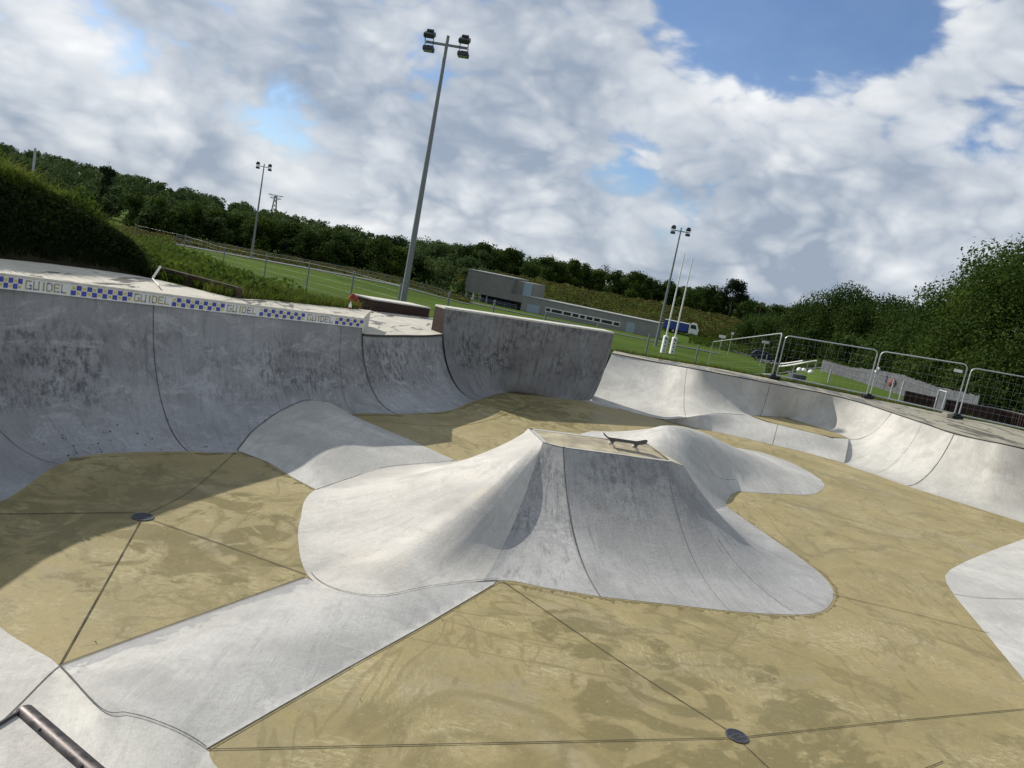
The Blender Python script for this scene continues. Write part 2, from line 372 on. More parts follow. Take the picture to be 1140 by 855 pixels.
# ------------------------------------------------------------------ curves, lofts, ribbons
def curve(pts, n, smooth=True):
    P = np.array(pts, float); k = len(P); out = []
    T = np.linspace(0, k-1, n)
    for t in T:
        i = min(int(t), k-2); f = t-i
        if not smooth or k < 3: out.append(lerp(P[i], P[i+1], f)); continue
        p0 = P[i-1] if i > 0 else 2*P[0]-P[1]; p3 = P[i+2] if i+2 < k else 2*P[-1]-P[-2]; a, b = P[i], P[i+1]
        out.append(.5*((2*a)+(b-p0)*f+(2*p0-5*a+4*b-p3)*f*f+(3*a-p0-3*b+p3)*f**3))
    return np.array(out)
def circ(theta):
    th = radians(theta)
    return lambda v: (np.sin(v*th)/sin(th), (1-np.cos(v*th))/(1-cos(th)))
def power(p): return lambda v: (v, np.power(v, p))
class Loft:
    def __init__(s, base, top, prof, nu=60, nv=24, smooth=True, th=None, pw=None):
        s.pw = None if pw is None else np.interp(np.linspace(0, len(base)-1, nu), range(len(pw)), pw)
        s.th = None if th is None else np.interp(np.linspace(0, len(base)-1, nu), range(len(th)), th)
        s.B = curve(base, nu, smooth); s.T = curve(top, nu, smooth); s.prof = prof; s.B[:, 2] = np.maximum(s.B[:, 2], min(q_[2] for q_ in base)); s.nu = nu; s.nv = nv; s.k = len(base)
    def pt(s, u, v):                                 # u in control-point units
        t = np.clip(u/(s.k-1), 0, 1)*(s.nu-1); i = min(int(t), s.nu-2); f = t-i
        b = lerp(s.B[i], s.B[i+1], f); q = lerp(s.T[i], s.T[i+1], f); a, h = (s.prof if s.th is None else circ(lerp(s.th[i], s.th[i+1], f)))(np.float64(v))
        return np.array([b[0]+(q[0]-b[0])*a, b[1]+(q[1]-b[1])*a, b[2]+(q[2]-b[2])*h])
    def nrm(s, u, v):
        e = .02; du = s.pt(min(u+e, s.k-1), v)-s.pt(max(u-e, 0), v); dv = s.pt(u, min(v+e, 1))-s.pt(u, max(v-e, 0))
        n = np.cross(du, dv); n = n/(np.linalg.norm(n)+1e-9)
        return n if n[2] > 0 else -n
    def grid(s):
        vs = np.linspace(0, 1, s.nv); a, h = s.prof(vs)
        G = np.zeros((s.nu, s.nv, 3))
        if s.pw is not None:
            for c in (0, 1): G[:, :, c] = s.B[:, None, c]+(s.T-s.B)[:, None, c]*vs[None]
            G[:, :, 2] = s.B[:, None, 2]+(s.T-s.B)[:, None, 2]*np.power(vs[None], s.pw[:, None])
            return G
        if s.th is not None:
            AH = [circ(k)(vs) for k in s.th]; a = np.array([k[0] for k in AH]); h = np.array([k[1] for k in AH])
            for c in (0, 1): G[:, :, c] = s.B[:, None, c]+(s.T-s.B)[:, None, c]*a
            G[:, :, 2] = s.B[:, None, 2]+(s.T-s.B)[:, None, 2]*h
            return G
        for c in (0, 1): G[:, :, c] = s.B[:, None, c]+(s.T-s.B)[:, None, c]*a[None]
        G[:, :, 2] = s.B[:, None, 2]+(s.T-s.B)[:, None, 2]*h[None]
        return G
    def mesh(s, name, mat, parent=None, recenter=False):
        G = s.grid(); nu, nv = s.nu, s.nv
        L = np.cumsum(np.r_[0, np.linalg.norm(np.diff(.5*(s.B+s.T), axis=0), axis=1)])
        W = np.cumsum(np.r_[0, np.linalg.norm(np.diff(G[nu//2], axis=0), axis=1)])
        uv = np.stack(np.meshgrid(L, W, indexing='ij'), -1).reshape(-1, 2)
        f = []
        for i in range(nu-1):
            for j in range(nv-1):
                a = i*nv+j; f.append((a, a+nv, a+nv+1, a+1))
        G2 = G.reshape(-1, 3)
        n = np.cross(G[1, 0]-G[0, 0], G[0, 1]-G[0, 0])
        if np.cross(G[nu//2+1, nv//2]-G[nu//2, nv//2], G[nu//2, nv//2+1]-G[nu//2, nv//2])[2] < 0: f = [tuple(reversed(q)) for q in f]
        return mesh_obj(name, G2, np.array(f), mat, parent, True, uv, recenter=recenter)
    def seam(s, u0, u1=None, v0=0, v1=1, n=28):
        u1 = u0 if u1 is None else u1
        P = []; N = []
        for t in np.linspace(0, 1, n):
            u = lerp(u0, u1, t); v = lerp(v0, v1, t); P.append(s.pt(u, v)); N.append(s.nrm(u, v))
        return P, N
def ribbon_data(P, N, w, lift=.005):
    P = np.array(P, float); N = np.array(N, float); T = np.gradient(P, axis=0); T /= np.linalg.norm(T, axis=1)[:, None]+1e-9
    S = np.cross(N, T); S /= np.linalg.norm(S, axis=1)[:, None]+1e-9
    ww = (w*.50*(.8+.4*RNG.random(len(P))))[:, None]/2
    A = P+S*ww+N*lift; B = P-S*ww+N*lift
    v = np.empty((2*len(P), 3)); v[0::2] = A; v[1::2] = B
    f = [(2*i, 2*i+1, 2*i+3, 2*i+2) for i in range(len(P)-1)]
    return v, f
def ribbons(name, items, mat, parent):
    mb = MB()
    for P, N, w in items:
        v, f = ribbon_data(P, N, w); mb.add(v, f)
    return mb.build(name, mat, parent)
UPN = lambda n: np.tile([0, 0, 1.], (n, 1))
def flatline(pts, w, z=.004, n=24):
    C = curve([(p[0], p[1], z) for p in pts], n, len(pts) > 2); return C, UPN(n), w
def subn(P, off): return (P[0]-np.array(off)*0, P[1], P[2])

class TPS:                                           # thin plate surface through points
    def __init__(s, pts, lam=1e-4):
        P = np.array(pts, float); n = len(P); s.X = P[:, :2]
        d = np.linalg.norm(s.X[:, None]-s.X[None], axis=2)
        K = np.where(d > 0, d*d*np.log(d+1e-12), 0)+lam*np.eye(n)
        A = np.zeros((n+3, n+3)); A[:n, :n] = K; A[:n, n] = 1; A[:n, n+1:] = s.X; A[n, :n] = 1; A[n+1:, :n] = s.X.T
        s.w = np.linalg.solve(A, np.r_[P[:, 2], 0, 0, 0]); s.n = n
    def __call__(s, Q):
        Q = np.asarray(Q, float)[:, :2]; d = np.linalg.norm(Q[:, None]-s.X[None], axis=2)
        K = np.where(d > 0, d*d*np.log(d+1e-12), 0)
        return K@s.w[:s.n]+s.w[s.n]+Q@s.w[s.n+1:]
from mathutils.geometry import delaunay_2d_cdt
def inside(poly, q):
    x, y = q; c = False; n = len(poly); j = n-1
    for i in range(n):
        if (poly[i][1] > y) != (poly[j][1] > y) and x < (poly[j][0]-poly[i][0])*(y-poly[i][1])/(poly[j][1]-poly[i][1])+poly[i][0]: c = not c
        j = i
    return c
def patch(name, outline, fn, mat, step=.18, parent=None, smooth=True, recenter=False, bz=None):
    """a sheet inside the outline (x,y,z control loop), height from fn, outline heights kept"""
    O = np.array(outline, float); poly = [tuple(p[:2]) for p in O]
    lo = O[:, :2].min(0); hi = O[:, :2].max(0); pts = [Vector(p) for p in poly]; n = len(pts)
    xs = np.arange(lo[0]+step/2, hi[0], step); ys = np.arange(lo[1]+step/2, hi[1], step)
    seg = np.array(poly)
    for x in xs:
        for y in ys:
            if inside(poly, (x, y)) and np.min(np.hypot(seg[:, 0]-x, seg[:, 1]-y)) > step*.45: pts.append(Vector((x, y)))
    r = delaunay_2d_cdt(pts, [(i, (i+1) % n) for i in range(n)], [], 1, 1e-5)
    V2 = np.array([[v.x, v.y] for v in r[0]]); z = np.maximum(fn(V2), .006); org = r[3]
    for i, o in enumerate(org):
        for k in o:
            if k < n: z[i] = O[k][2]
    V = np.c_[V2, z]; f = []
    for t in r[2]:
        a, b, c = V[t[0]], V[t[1]], V[t[2]]; nz = (b[0]-a[0])*(c[1]-a[1])-(b[1]-a[1])*(c[0]-a[0])
        f.append(tuple(t) if nz > 0 else tuple(reversed(t)))
    e = .04; dx = (fn(V2+[e, 0])-fn(V2-[e, 0]))/(2*e); dy = (fn(V2+[0, e])-fn(V2-[0, e]))/(2*e); NN = np.c_[-dx, -dy, np.ones(len(V2))]; NN /= np.linalg.norm(NN, axis=1)[:, None]
    o = mesh_obj(name, V, np.array(f), mat, parent, smooth, recenter=recenter, uv=V2)
    if len(o.data.vertices) == len(NN): o.data.normals_split_custom_set_from_vertices([tuple(k) for k in NN])
    return o
def P0(*pp): return [Z(x, y, 0.004) for x, y in pp]

def wp(o):                                           # a part built in world coordinates under an Empty
    if o.parent and o.parent.type == 'EMPTY': o.matrix_parent_inverse = Matrix.Translation(-Vector(o.parent.location))
    return o

# ================================================================== THE BOWL
def off(p, dx, dy, z): return np.array([p[0]+dx, p[1]+dy, z])
def zr(px): return lerp(2.20, 1.83, px/402.0)        # the long wall's rim falls a little towards its far end
def rim(px): return Z(px, 320+px*.1095, zr(px))

# ---- floor
fl = [(-9, 1), (17, 1), (21, 12), (21, 20), (14, 34), (-1, 34), (-9, 22)]
floor = mesh_obj('skatepark_floor', [(x, y, 0) for x, y in fl], [tuple(range(7))], M['floor']); tag(floor, 'sand coloured concrete floor of the skate bowl', kind='structure')
def zz(*pp): return [Z(x, y) for x, y in pp]
J = [flatline(zz((159, 576), (66, 742)), .022), flatline(zz((-40, 573), (60, 572), (150, 571)), .03),
     flatline(zz((165, 572), (215, 545), (262, 504)), .014), flatline(zz((165, 578), (240, 604), (340, 640)), .022),
     flatline(zz((560, 648), (690, 737), (820, 820)), .020), flatline(zz((232, 835), (500, 829), (820, 822)), .020), flatline(zz((820, 822), (1000, 803), (1160, 788)), .020),
     flatline(zz((820, 822), (862, 862), (900, 900)), .020), flatline(zz((926, 662), (1010, 682), (1112, 708)), .022), flatline(zz((540, 440), (620, 470), (700, 500)), .02),
     flatline(zz((420, 470), (520, 473), (590, 452)), .02), flatline(zz((1010, 862), (1030, 856), (1050, 848)), .02)]
wp(ribbons('floor_joints', J, M['joint'], floor))

# ---- long left wall with the tiled band
Bp = [np.array([-5.3, 2.2, 0]), np.array([-5.45, 5.5, 0]), Z(0, 559), Z(58, 521), Z(100, 506.5), Z(150, 503.5), Z(210, 502.5), Z(265, 503), (lerp(Z(265, 503), Z(390, 461), .5)+np.array([.12, -.1, 0])), Z(390, 461), Z(445, 461)]
Rp = [np.array([-6.9, 2.2, 2.2]), np.array([-7.2, 6.2, 2.2]), np.array([-7.42, 9.2, 2.2]), np.array([-7.30, 10.15, 2.2]), rim(45), rim(105), rim(171), rim(240), rim(310), rim(376), rim(403)]
Lw = Loft(Bp, Rp, circ(76), 120, 30)
wall = thing('bowl_wall', 'long curved grey concrete bowl wall topped by the blue and yellow GUIDEL tile band', 'skate wall', tuple(Z(200, 503)))
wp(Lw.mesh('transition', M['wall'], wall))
sj = [Lw.seam(6)+(.035,), Lw.seam(3.2, 2.3)+(.018,), Lw.seam(9.1)+(.018,), Lw.seam(9.97)+(.035,)]
wp(ribbons('wall_joint', sj, M['jointw'], wall))
# band: follows the rim upwards .25 m, deck above
def bandpt(px, h, out=0.):
    p = rim(px); n = np.array([.62, -.78, 0]); return p+np.array([0, 0, h])+n*out
xs = np.linspace(-60, 403, 60)
BH = .205
mb = MB(); v = []; f = []
pre = [np.array([-6.9, 2.2, 2.2]), np.array([-7.2, 6.2, 2.2]), np.array([-7.42, 9.2, 2.2]), np.array([-7.36, 9.9, 2.2])]
line = pre+[rim(x) for x in np.linspace(0, 403, 50)]
def band_strip(line, h0, h1, o, closed_top=.10):
    mb = MB(); n = len(line); L = np.array(line); T = np.gradient(L[:, :2], axis=0); T /= np.linalg.norm(T, axis=1)[:, None]; Nn = np.c_[T[:, 1], -T[:, 0]]
    v = []
    for i in range(n):
        x, y, z = L[i]; a = Nn[i]
        v += [(x+a[0]*o, y+a[1]*o, z+h0), (x+a[0]*o, y+a[1]*o, z+h1), (x-a[0]*closed_top, y-a[1]*closed_top, z+h1), (x-a[0]*closed_top, y-a[1]*closed_top, z+h0)]
    f = []
    for i in range(n-1):
        for k in range(4): f.append((4*i+k, 4*i+4+k, 4*i+4+(k+1) % 4, 4*i+(k+1) % 4))
    f += [(0, 1, 2, 3), tuple(reversed([4*(n-1)+k for k in range(4)]))]
    mb.add(v, f); return mb
band = wp(band_strip(line, -.012, .170, .030).build('tile_band', M['tilew'], wall))
wp(band_strip(line, .172, BH, .036).build('deck_edge', M['lip'], wall))
tb, ty, tl = MB(), MB(), MB()
def tile(mb, x0, x1, h0, h1, o=.036):
    a, b = bandpt(x0, 0), bandpt(x1, 0); t = (b-a)[:2]; t /= np.linalg.norm(t); n = np.array([t[1], -t[0], 0])
    q = [a+n*o+[0, 0, h0], b+n*o+[0, 0, h0], b+n*o+[0, 0, h1], a+n*o+[0, 0, h1]]
    mb.add(q, [(0, 1, 2, 3)])
def tlerp(x0, x1, t):                                # even along the wall, not along the picture
    A, B = rim(x0), rim(x1); lo, hi = x0, x1; Lt = np.linalg.norm(B-A)*t
    for _ in range(22):
        mid = (lo+hi)/2
        if np.linalg.norm(rim(mid)-A) < Lt: lo = mid
        else: hi = mid
    return lo
def checker(x0, x1, n, ph=0):
    for i in range(n):
        a, b = tlerp(x0, x1, i/n), tlerp(x0, x1, (i+1)/n); w = b-a
        for r in (0, 1):
            h0 = .006+r*.077
            if (i+r+ph) % 2 == 0: tile(tb, a+w*.04, b-w*.04, h0+.002, h0+.074)
            else: tile(ty, a+w*.24, b-w*.24, h0+.018, h0+.058)
GL = {'G': [(0, 0, .12, 1), (0, 0, .8, .14), (0, .86, .8, 1), (.68, 0, .8, .5), (.45, .40, .8, .52)],
      'U': [(0, 0, .12, 1), (0, 0, .8, .14), (.68, 0, .8, 1)], 'I': [(.3, 0, .45, 1)],
      'D': [(0, 0, .12, 1), (0, 0, .66, .14), (0, .86, .66, 1), (.66, .14, .8, .86)],
      'E': [(0, 0, .12, 1), (0, 0, .8, .14), (0, .86, .8, 1), (0, .44, .66, .57)], 'L': [(0, 0, .12, 1), (0, 0, .8, .14)]}
def word(x0, x1):
    ws = {'I': .75}; tot = sum(ws.get(c, 1) for c in 'GUIDEL'); a = 0
    for c in 'GUIDEL':
        w = ws.get(c, 1)
        for (u0, v0, u1, v1) in GL[c]:
            # mosaic: cut the stroke into little pieces
            lu, lv = (u1-u0)*w*1.0, (v1-v0)*1.7; n = max(1, int(max(lu, lv)/.26)); horiz = lu > lv
            for k in range(n):
                g = .07/n
                if horiz: A, B, C, E_ = u0+(u1-u0)*(k+.04)/n, u0+(u1-u0)*(k+.96)/n, v0, v1
                else: A, B, C, E_ = u0, u1, v0+(v1-v0)*(k+.04)/n, v0+(v1-v0)*(k+.96)/n
                X0, X1 = tlerp(x0, x1, (a+A*w*(1/w if c == 'I' else 1))/tot), tlerp(x0, x1, (a+B*w*(1/w if c == 'I' else 1))/tot)
                end = (k in (0, n-1)) and random.random() < .3
                tile(tb if end else tl, X0, X1, .022+C*.126, .022+E_*.126)
        a += w
checker(-55, 22.5, 14, 0); word(26, 74); checker(76.5, 145, 12, 0); word(147.5, 188); checker(189.5, 248, 12, 0); word(251, 285); checker(287, 337.5, 12, 0); word(340.5, 370); checker(371.5, 402.5, 8, 0)
tb.build('blue_tiles', M['tileb'], band); ty.build('yellow_tiles', M['tiley'], band); tl.build('guidel_lettering', M['tileo'], band)

# ---- lower section right of the band, then the raised extension
B2 = [Z(445, 461), Z(474, 459.5), Z(502, 456.5), Z(525, 447), Z(545, 440.5)]
R2 = [Z(404, 374, 1.62), Z(425, 375, 1.60), Z(450, 375, 1.58), Z(475, 375, 1.56), Z(500, 373, 1.54)]
L2 = Loft(B2, R2, circ(74), 50, 26)
low = thing('low_bowl_wall', 'low grey bowl wall between the tiled wall and the raised back wall', 'skate wall', tuple(Z(475, 459)))
wp(L2.mesh('transition', M['wall'], low))
wp(band_strip([tuple(p) for p in L2.T], 0, .05, .025).build('coping_edge', M['coping'], low))
B3 = [Z(530, 446), Z(554, 438.8), Z(571, 437), Z(600, 440.5), Z(630, 444.5), Z(655, 446)]
tl3 = Z(495, 343.8, 2.3); tr3 = Z(684, 371.5, 2.3)
R3 = [lerp(tl3, tr3, t) for t in (0, .2, .4, .6, .8, 1)]
L3 = Loft(B3, R3, circ(84), 60, 30)
ext = thing('raised_back_wall', 'tall dark streaked concrete wall raised above the far rim of the bowl', 'skate wall', tuple(Z(600, 440)))
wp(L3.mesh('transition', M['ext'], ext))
nb = np.array([-.59, .81, 0])                         # away from the bowl
G3 = L3.grid(); mb = MB()
for side, src in ((0, 0), (1, -1)):                   # side cheeks as solid blocks following the curve
    P = [q for q in G3[src] if q[2] > (1.5 if side == 0 else .03)]; n = len(P); back = [np.array([P[-1][0], P[-1][1], q[2]])+nb*.55 for q in P]
    v = [tuple(q) for q in P]+[tuple(q) for q in back]
    mb.add(v, [(i, i+1, n+i+1, n+i) for i in range(n-1)])
a, b = R3[0], R3[-1]
mb.add([a+nb*.55+[0, 0, -1.6], b+nb*.55+[0, 0, -1.6], b+nb*.55, a+nb*.55], [(0, 3, 2, 1)]); dk_ = [a+nb*.5+[0, 0, -.72], b+nb*.5+[.4, 0, -.86], b+nb*1.5+[.4, 0, -.86], a+nb*1.5+[0, 0, -.72]]
wp(mb.build('side_cheek', M['rust'], ext))
mb = MB(); e = np.array([0, 0, .05]); mb.add([a, b, b+nb*.56, a+nb*.56, a+e, b+e, b+nb*.56+e, a+nb*.56+e], [(3, 2, 1, 0), (4, 5, 6, 7), (0, 1, 5, 4), (1, 2, 6, 5), (2, 3, 7, 6), (3, 0, 4, 7)])
wp(mb.build('top_slab', M['lip'], ext))

# ---- right hand side: bank, shaded wall on a raised shelf, long bright wall
ZR = 1.55; SH = .46
B5 = [Z(648, 446), Z(690, 456), Z(722, 463.5), Z(742, 467, .05), Z(760, 465.5, .22), Z(780, 462, .38), Z(800, 460, SH), Z(834, 462, SH), Z(872, 465, SH), Z(898, 471.6, SH), Z(931, 482, SH), Z(945, 488, SH)]
R5 = [Z(681, 394, 1.37), Z(712, 400, 1.37), Z(738, 405, 1.39), Z(750, 407.2, 1.43), Z(762, 409.3, 1.48), Z(778, 412.3, 1.53)]+[Z(x, y, ZR) for x, y in ((800, 416.3), (845, 425), (885, 432.5), (922, 439.5), (962, 450), (992, 459.8))]
D0 = [(757, 456), (800, 459.3), (834, 462), (872, 465), (898, 471.6), (931, 482), (945, 488)]
L5 = Loft(B5, R5, circ(64), 110, 26, True, [36, 36, 38, 46, 66, 80, 84, 84, 82, 74, 66, 62])
w5 = thing('shelf_wall', 'curved concrete wall right of the dark back wall, ending above the raised shelf', 'skate wall', tuple(Z(872, 465, SH)))
wp(L5.mesh('transition', M['bank'], w5))
wp(ribbons('wall_joint', [L5.seam(7.3)+(.03,), L5.seam(4.2)+(.02,)], M['jointw'], w5))
# roll in front of the shelf
e1 = P0((738, 467.8), (756, 472), (775, 476.5), (797, 480.8), (826, 487), (860, 495), (898, 504), (940, 515.5))
e2 = [Z(742, 467, .06), Z(761, 465.2, .23), Z(781, 461.8, .39), Z(801, 459.8, SH), Z(834, 461.8, SH), Z(866, 472, SH), Z(914, 484, SH), Z(945, 488, SH)]
LH = Loft(e1, e2, lambda v: (v, 1-np.power(1-v, 1.6)), 60, 22)
rl = thing('concrete_roll', 'low pale concrete roll in front of the raised shelf by the right wall', 'skate roll', tuple(Z(860, 495)))
wp(LH.mesh('roll', M['hump'], rl)); wp(ribbons('roll_joint', [LH.seam(5.0)+(.025,)], M['jointw'], rl))
sh = mesh_obj('raised_shelf', [Z(x, y, SH+.008) for x, y in D0[2:]]+[Z(x, y, SH+.008) for x, y in ((925, 486.5), (889, 478), (854, 469))], [tuple(range(8))][0:1], M['floor'], recenter=False)
tag(sh, 'narrow sand coloured strip of floor raised behind the roll', kind='structure')
B6 = [Z(945, 488, SH), Z(940, 515.5), Z(975, 528.5), Z(1010, 541), Z(1070, 560), Z(1140, 582), np.array([15.4, 16.9, 0]), np.array([17.6, 14.8, 0])]
R6 = [Z(990, 459, ZR), Z(1000, 462.5, ZR), Z(1030, 472.5, ZR), Z(1062, 483.5, ZR), Z(1100, 492, 1.63), Z(1140, 500.5, 1.69), np.array([16.6, 17.7, 1.70]), np.array([18.8, 15.7, 1.70])]
L6 = Loft(B6, R6, circ(66), 100, 26)
w6 = thing('bright_wall', 'long sunlit pale concrete wall sweeping along the right side under the mesh fence', 'skate wall', tuple(Z(1010, 541)))
wp(L6.mesh('transition', M['bank'], w6))
wp(ribbons('wall_joint', [L6.seam(3)+(.05,), L6.seam(.05)+(.03,), L6.seam(1.9)+(.012,)], M['jointw'], w6))
for Lx, ow in ((L5, w5), (L6, w6)):
    wp(band_strip([tuple(p) for p in reversed(list(Lx.T))][::-1], -.01, .035, -.005, .12).build('coping_edge', M['coping'], ow))

# ---- pyramid with its plateau
def ridge_(Q):
    Q = np.asarray(Q)[:, :2]
    def dl(a_, b_): d_ = (b_-a_)[:2]; d_ /= np.linalg.norm(d_); return np.abs((Q[:, 0]-a_[0])*d_[1]-(Q[:, 1]-a_[1])*d_[0])
    d1 = dl(Z(66, 742), Z(340, 643)); d2 = dl(Z(230, 834), Z(556, 647)); return .004+.115*np.sin(np.pi*d1/(d1+d2+1e-6))
def RP(px, py):
    z = .05
    for _ in range(6): z = float(ridge_(Z(px, py, z)[None])[0])
    return Z(px, py, z)
PZ = 1.2
BL, FL, FJ, FR, FC, BR = Z(588, 477, PZ), Z(605, 493, PZ), Z(627, 498.5, PZ), Z(748, 514.3, PZ), Z(762, 519.5, 1.13), Z(719, 493, PZ)
bs = [Z(508, 513), Z(430, 520), Z(352, 545), Z(334, 580), Z(333, 612), Z(342, 640), Z(370, 658), Z(420, 665), Z(480, 652), Z(556, 646.5), Z(610, 655), Z(668, 664.5)]
ts = [lerp(BL, FL, t) for t in (0, .12, .28, .42, .55, .66, .76, .86, .95)]+[FL, lerp(FL, FJ, .5), FJ]
for p in bs: p[2] = .004
for i_, (x_, y_, z_) in {6: (370, 658, .05), 7: (420, 665, .10), 8: (482, 653.5, .10)}.items(): bs[i_] = RP(x_, y_)
pyr = thing('skate_pyramid', 'big concrete pyramid with flat sand coloured top in the middle of the bowl', 'skate pyramid', tuple(Z(640, 600)))
LL = Loft(bs, ts, power(1.8), 122, 30, True, None, [1.8, 1.8, 1.75, 1.75, 1.75, 1.8, 2.0, 2.3, 2.45, 2.4, 2.5, 2.4])
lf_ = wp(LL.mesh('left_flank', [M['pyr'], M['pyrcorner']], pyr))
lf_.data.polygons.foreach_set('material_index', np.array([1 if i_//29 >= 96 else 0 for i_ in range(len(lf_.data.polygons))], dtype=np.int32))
bf = [Z(668, 664.5), Z(740, 672.5), Z(790, 678), Z(830, 682), Z(875, 684.5)]
tf = [FJ, lerp(FJ, FR, .4), lerp(FJ, FR, .75), FR, FC]
for p in bf: p[2] = .004
LF = Loft(bf, tf, power(2.3), 60, 30)
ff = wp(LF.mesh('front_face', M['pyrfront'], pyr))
br = [Z(875, 684.5), Z(900, 684), Z(918, 679), Z(927, 668), Z(926, 655), Z(912, 638), Z(885, 617), Z(860, 600), Z(834, 582), Z(808, 563.5)]
for p in br: p[2] = .004
tr = [FC]*10
LR = Loft(br, tr, power(2.3), 70, 30)
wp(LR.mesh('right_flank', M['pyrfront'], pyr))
sj = [LF.seam(0.0)+(.03,), LF.seam(2.55, 2.75)+(.012,), LR.seam(.5, .3, 0, .6)+(.014,), LF.seam(0)+(.02,)]
wp(ribbons('face_joint', sj[:3], M['jointw'], pyr))
pl = [BL, FL, FJ, lerp(FJ, FR, .5), FR, FC, lerp(FC, BR, .5)+[.0, 0, 0], BR, lerp(BR, BL, .5)]
top = mesh_obj('top_plate', [p+np.array([0, 0, .004]) for p in pl], [tuple(range(len(pl)))], M['plateau'], pyr); wp(top)
def edge_lip(pts, w, inward):
    mb = MB(); n = len(pts); c = np.mean(pl, axis=0)
    for a, b in zip(pts[:-1], pts[1:]):
        i = c-(a+b)/2; i[2] = 0; i /= np.linalg.norm(i)
        mb.add([a+[0, 0, .008], b+[0, 0, .008], b+i*w+[0, 0, .008], a+i*w+[0, 0, .008]], [(0, 1, 2, 3)])
    return mb
lp = edge_lip([BL, FL, FJ, FR, FC], .07, None); lp2 = edge_lip([BR, BL], .10, None); lp.add(lp2.v, lp2.f)
wp(lp.build('rim_strip', M['hump'], pyr))
bkf = [Z(508, 513), Z(508, 513)+[.9, 1.2, 0], np.array([2.0, 16.6, .004]), np.array([3.0, 16.3, .004])]
bkt = [BL, lerp(BL, BR, .33), lerp(BL, BR, .66), BR]
wp(Loft(bkf, bkt, power(1.6), 30, 16).mesh('back_face', M['pyr'], pyr))

def stain(pts, w=.09):
    C = curve([np.array([x_[0], x_[1], 0]) for x_ in pts], 160, len(pts) > 2); n_ = len(C); T = np.gradient(C[:, :2], axis=0); T /= np.linalg.norm(T, axis=1)[:, None]; N_ = np.c_[-T[:, 1], T[:, 0]]
    r_ = np.convolve(RNG.random(n_+8), np.ones(5)/5, 'same')[4:-4]; wd = w*(.15+1.5*np.clip(r_-.28, 0, 1)**1.3*1.8); mb = MB(); v = []
    for i_ in range(n_): v += [(C[i_, 0]-N_[i_, 0]*.03, C[i_, 1]-N_[i_, 1]*.03, .0025), (C[i_, 0]+N_[i_, 0]*wd[i_], C[i_, 1]+N_[i_, 1]*wd[i_], .0025)]
    mb.add(v, [(2*i_, 2*i_+2, 2*i_+3, 2*i_+1) for i_ in range(n_-1)]); return mb
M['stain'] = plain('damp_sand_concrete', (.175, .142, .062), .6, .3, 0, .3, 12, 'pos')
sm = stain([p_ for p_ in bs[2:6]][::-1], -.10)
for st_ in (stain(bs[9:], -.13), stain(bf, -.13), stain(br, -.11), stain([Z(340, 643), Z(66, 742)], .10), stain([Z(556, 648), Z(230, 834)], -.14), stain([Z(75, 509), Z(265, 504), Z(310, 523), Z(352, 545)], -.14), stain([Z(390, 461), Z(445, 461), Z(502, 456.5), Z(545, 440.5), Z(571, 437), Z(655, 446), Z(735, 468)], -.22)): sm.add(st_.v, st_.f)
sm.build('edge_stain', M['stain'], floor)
# ---- hump behind and beside the plateau
def K(px, py, z): return Z(px, py, z)
out = [BR, lerp(BR, FR, .5), FR, FC]+[LR.pt(9, v_) for v_ in (.93, .85, .75, .65, .5, .35, .2, .1, 0)]
edge = P0((809.5, 557), (814, 550), (822, 547), (845, 548.5), (871, 550), (895, 551), (908, 549.5), (916, 545), (918, 539.5), (914, 534), (904, 527), (880, 514.5), (846, 503))
hid = [np.array([x, y, .004]) for x, y in ((6.6, 21.6), (5.3, 21.6), (4.2, 21.0), (3.2, 20.4), (2.3, 19.9))]+P0((646, 483))+[np.array([2.0, 17.6, .004]), np.array([2.1, 16.4, .004]), np.array([2.35, 15.0, .35])]
outline = out+edge+hid
crest = [K(735, 474, .98), K(752, 474, 1.0), K(772, 479, .93), K(798, 489, .74), K(830, 505, .44), K(860, 519, .26), K(890, 532, .10), K(715, 482, .66), K(690, 484, .35), K(755, 495, .86), K(800, 530, .22), K(790, 510, .52), K(840, 535, .14), K(725, 488, .85)]
tps = TPS([(p[0], p[1], p[2]) for p in outline]+[(p[0], p[1], p[2]) for p in crest], 2e-2)
hp = thing('concrete_hump', 'rounded concrete hump rising behind the right end of the pyramid top', 'skate hump', tuple(Z(820, 547)))
hm = wp(patch('hump', outline, tps, M['hump'], .16, hp))
def on(fn, pts, n=24, w=.02):
    C = curve([p[:3] for p in pts], n); C[:, 2] = fn(C); e = .05
    N = np.array([[-(fn([[x+e, y]])[0]-fn([[x-e, y]])[0])/(2*e), -(fn([[x, y+e]])[0]-fn([[x, y-e]])[0])/(2*e), 1] for x, y, z in C]); N /= np.linalg.norm(N, axis=1)[:, None]
    return C, N, w
wp(ribbons('hump_joint', [on(tps, [K(768, 491, .9), K(795, 504, .75), K(822, 520, .45)])], M['jointw'], hp))

# ---- saddle between the long wall and the pyramid
sl = [Lw.pt(7, .02), Lw.pt(7.35, .20), Lw.pt(7.8, .33), Lw.pt(8.3, .40), Lw.pt(8.75, .33), Lw.pt(9.0, .12)]
o2 = P0((352, 545), (430, 520), (508, 513))+P0((455, 489), (420, 474.5), (392, 462))+[p+np.array([.02, -.02, .01]) for p in sl[::-1]]+P0((300, 515), (325, 531))
o2 = [tuple(p_) for p_ in curve(o2+[o2[0]], 90, False)[:-1]]
c2 = [K(365, 480, .26), K(385, 492, .19), K(402, 478, .15), K(360, 507, .13), K(420, 500, .08), K(440, 505, .05)]
tps2 = TPS([tuple(p) for p in o2]+[tuple(p) for p in c2], 1e-2)
sd = thing('saddle_hip', 'smooth concrete hip joining the tiled wall to the pyramid flank', 'skate hip', tuple(Z(400, 500)))
wp(patch('hip', [np.array(p_) for p_ in o2], tps2, M['hump'], .14, sd))
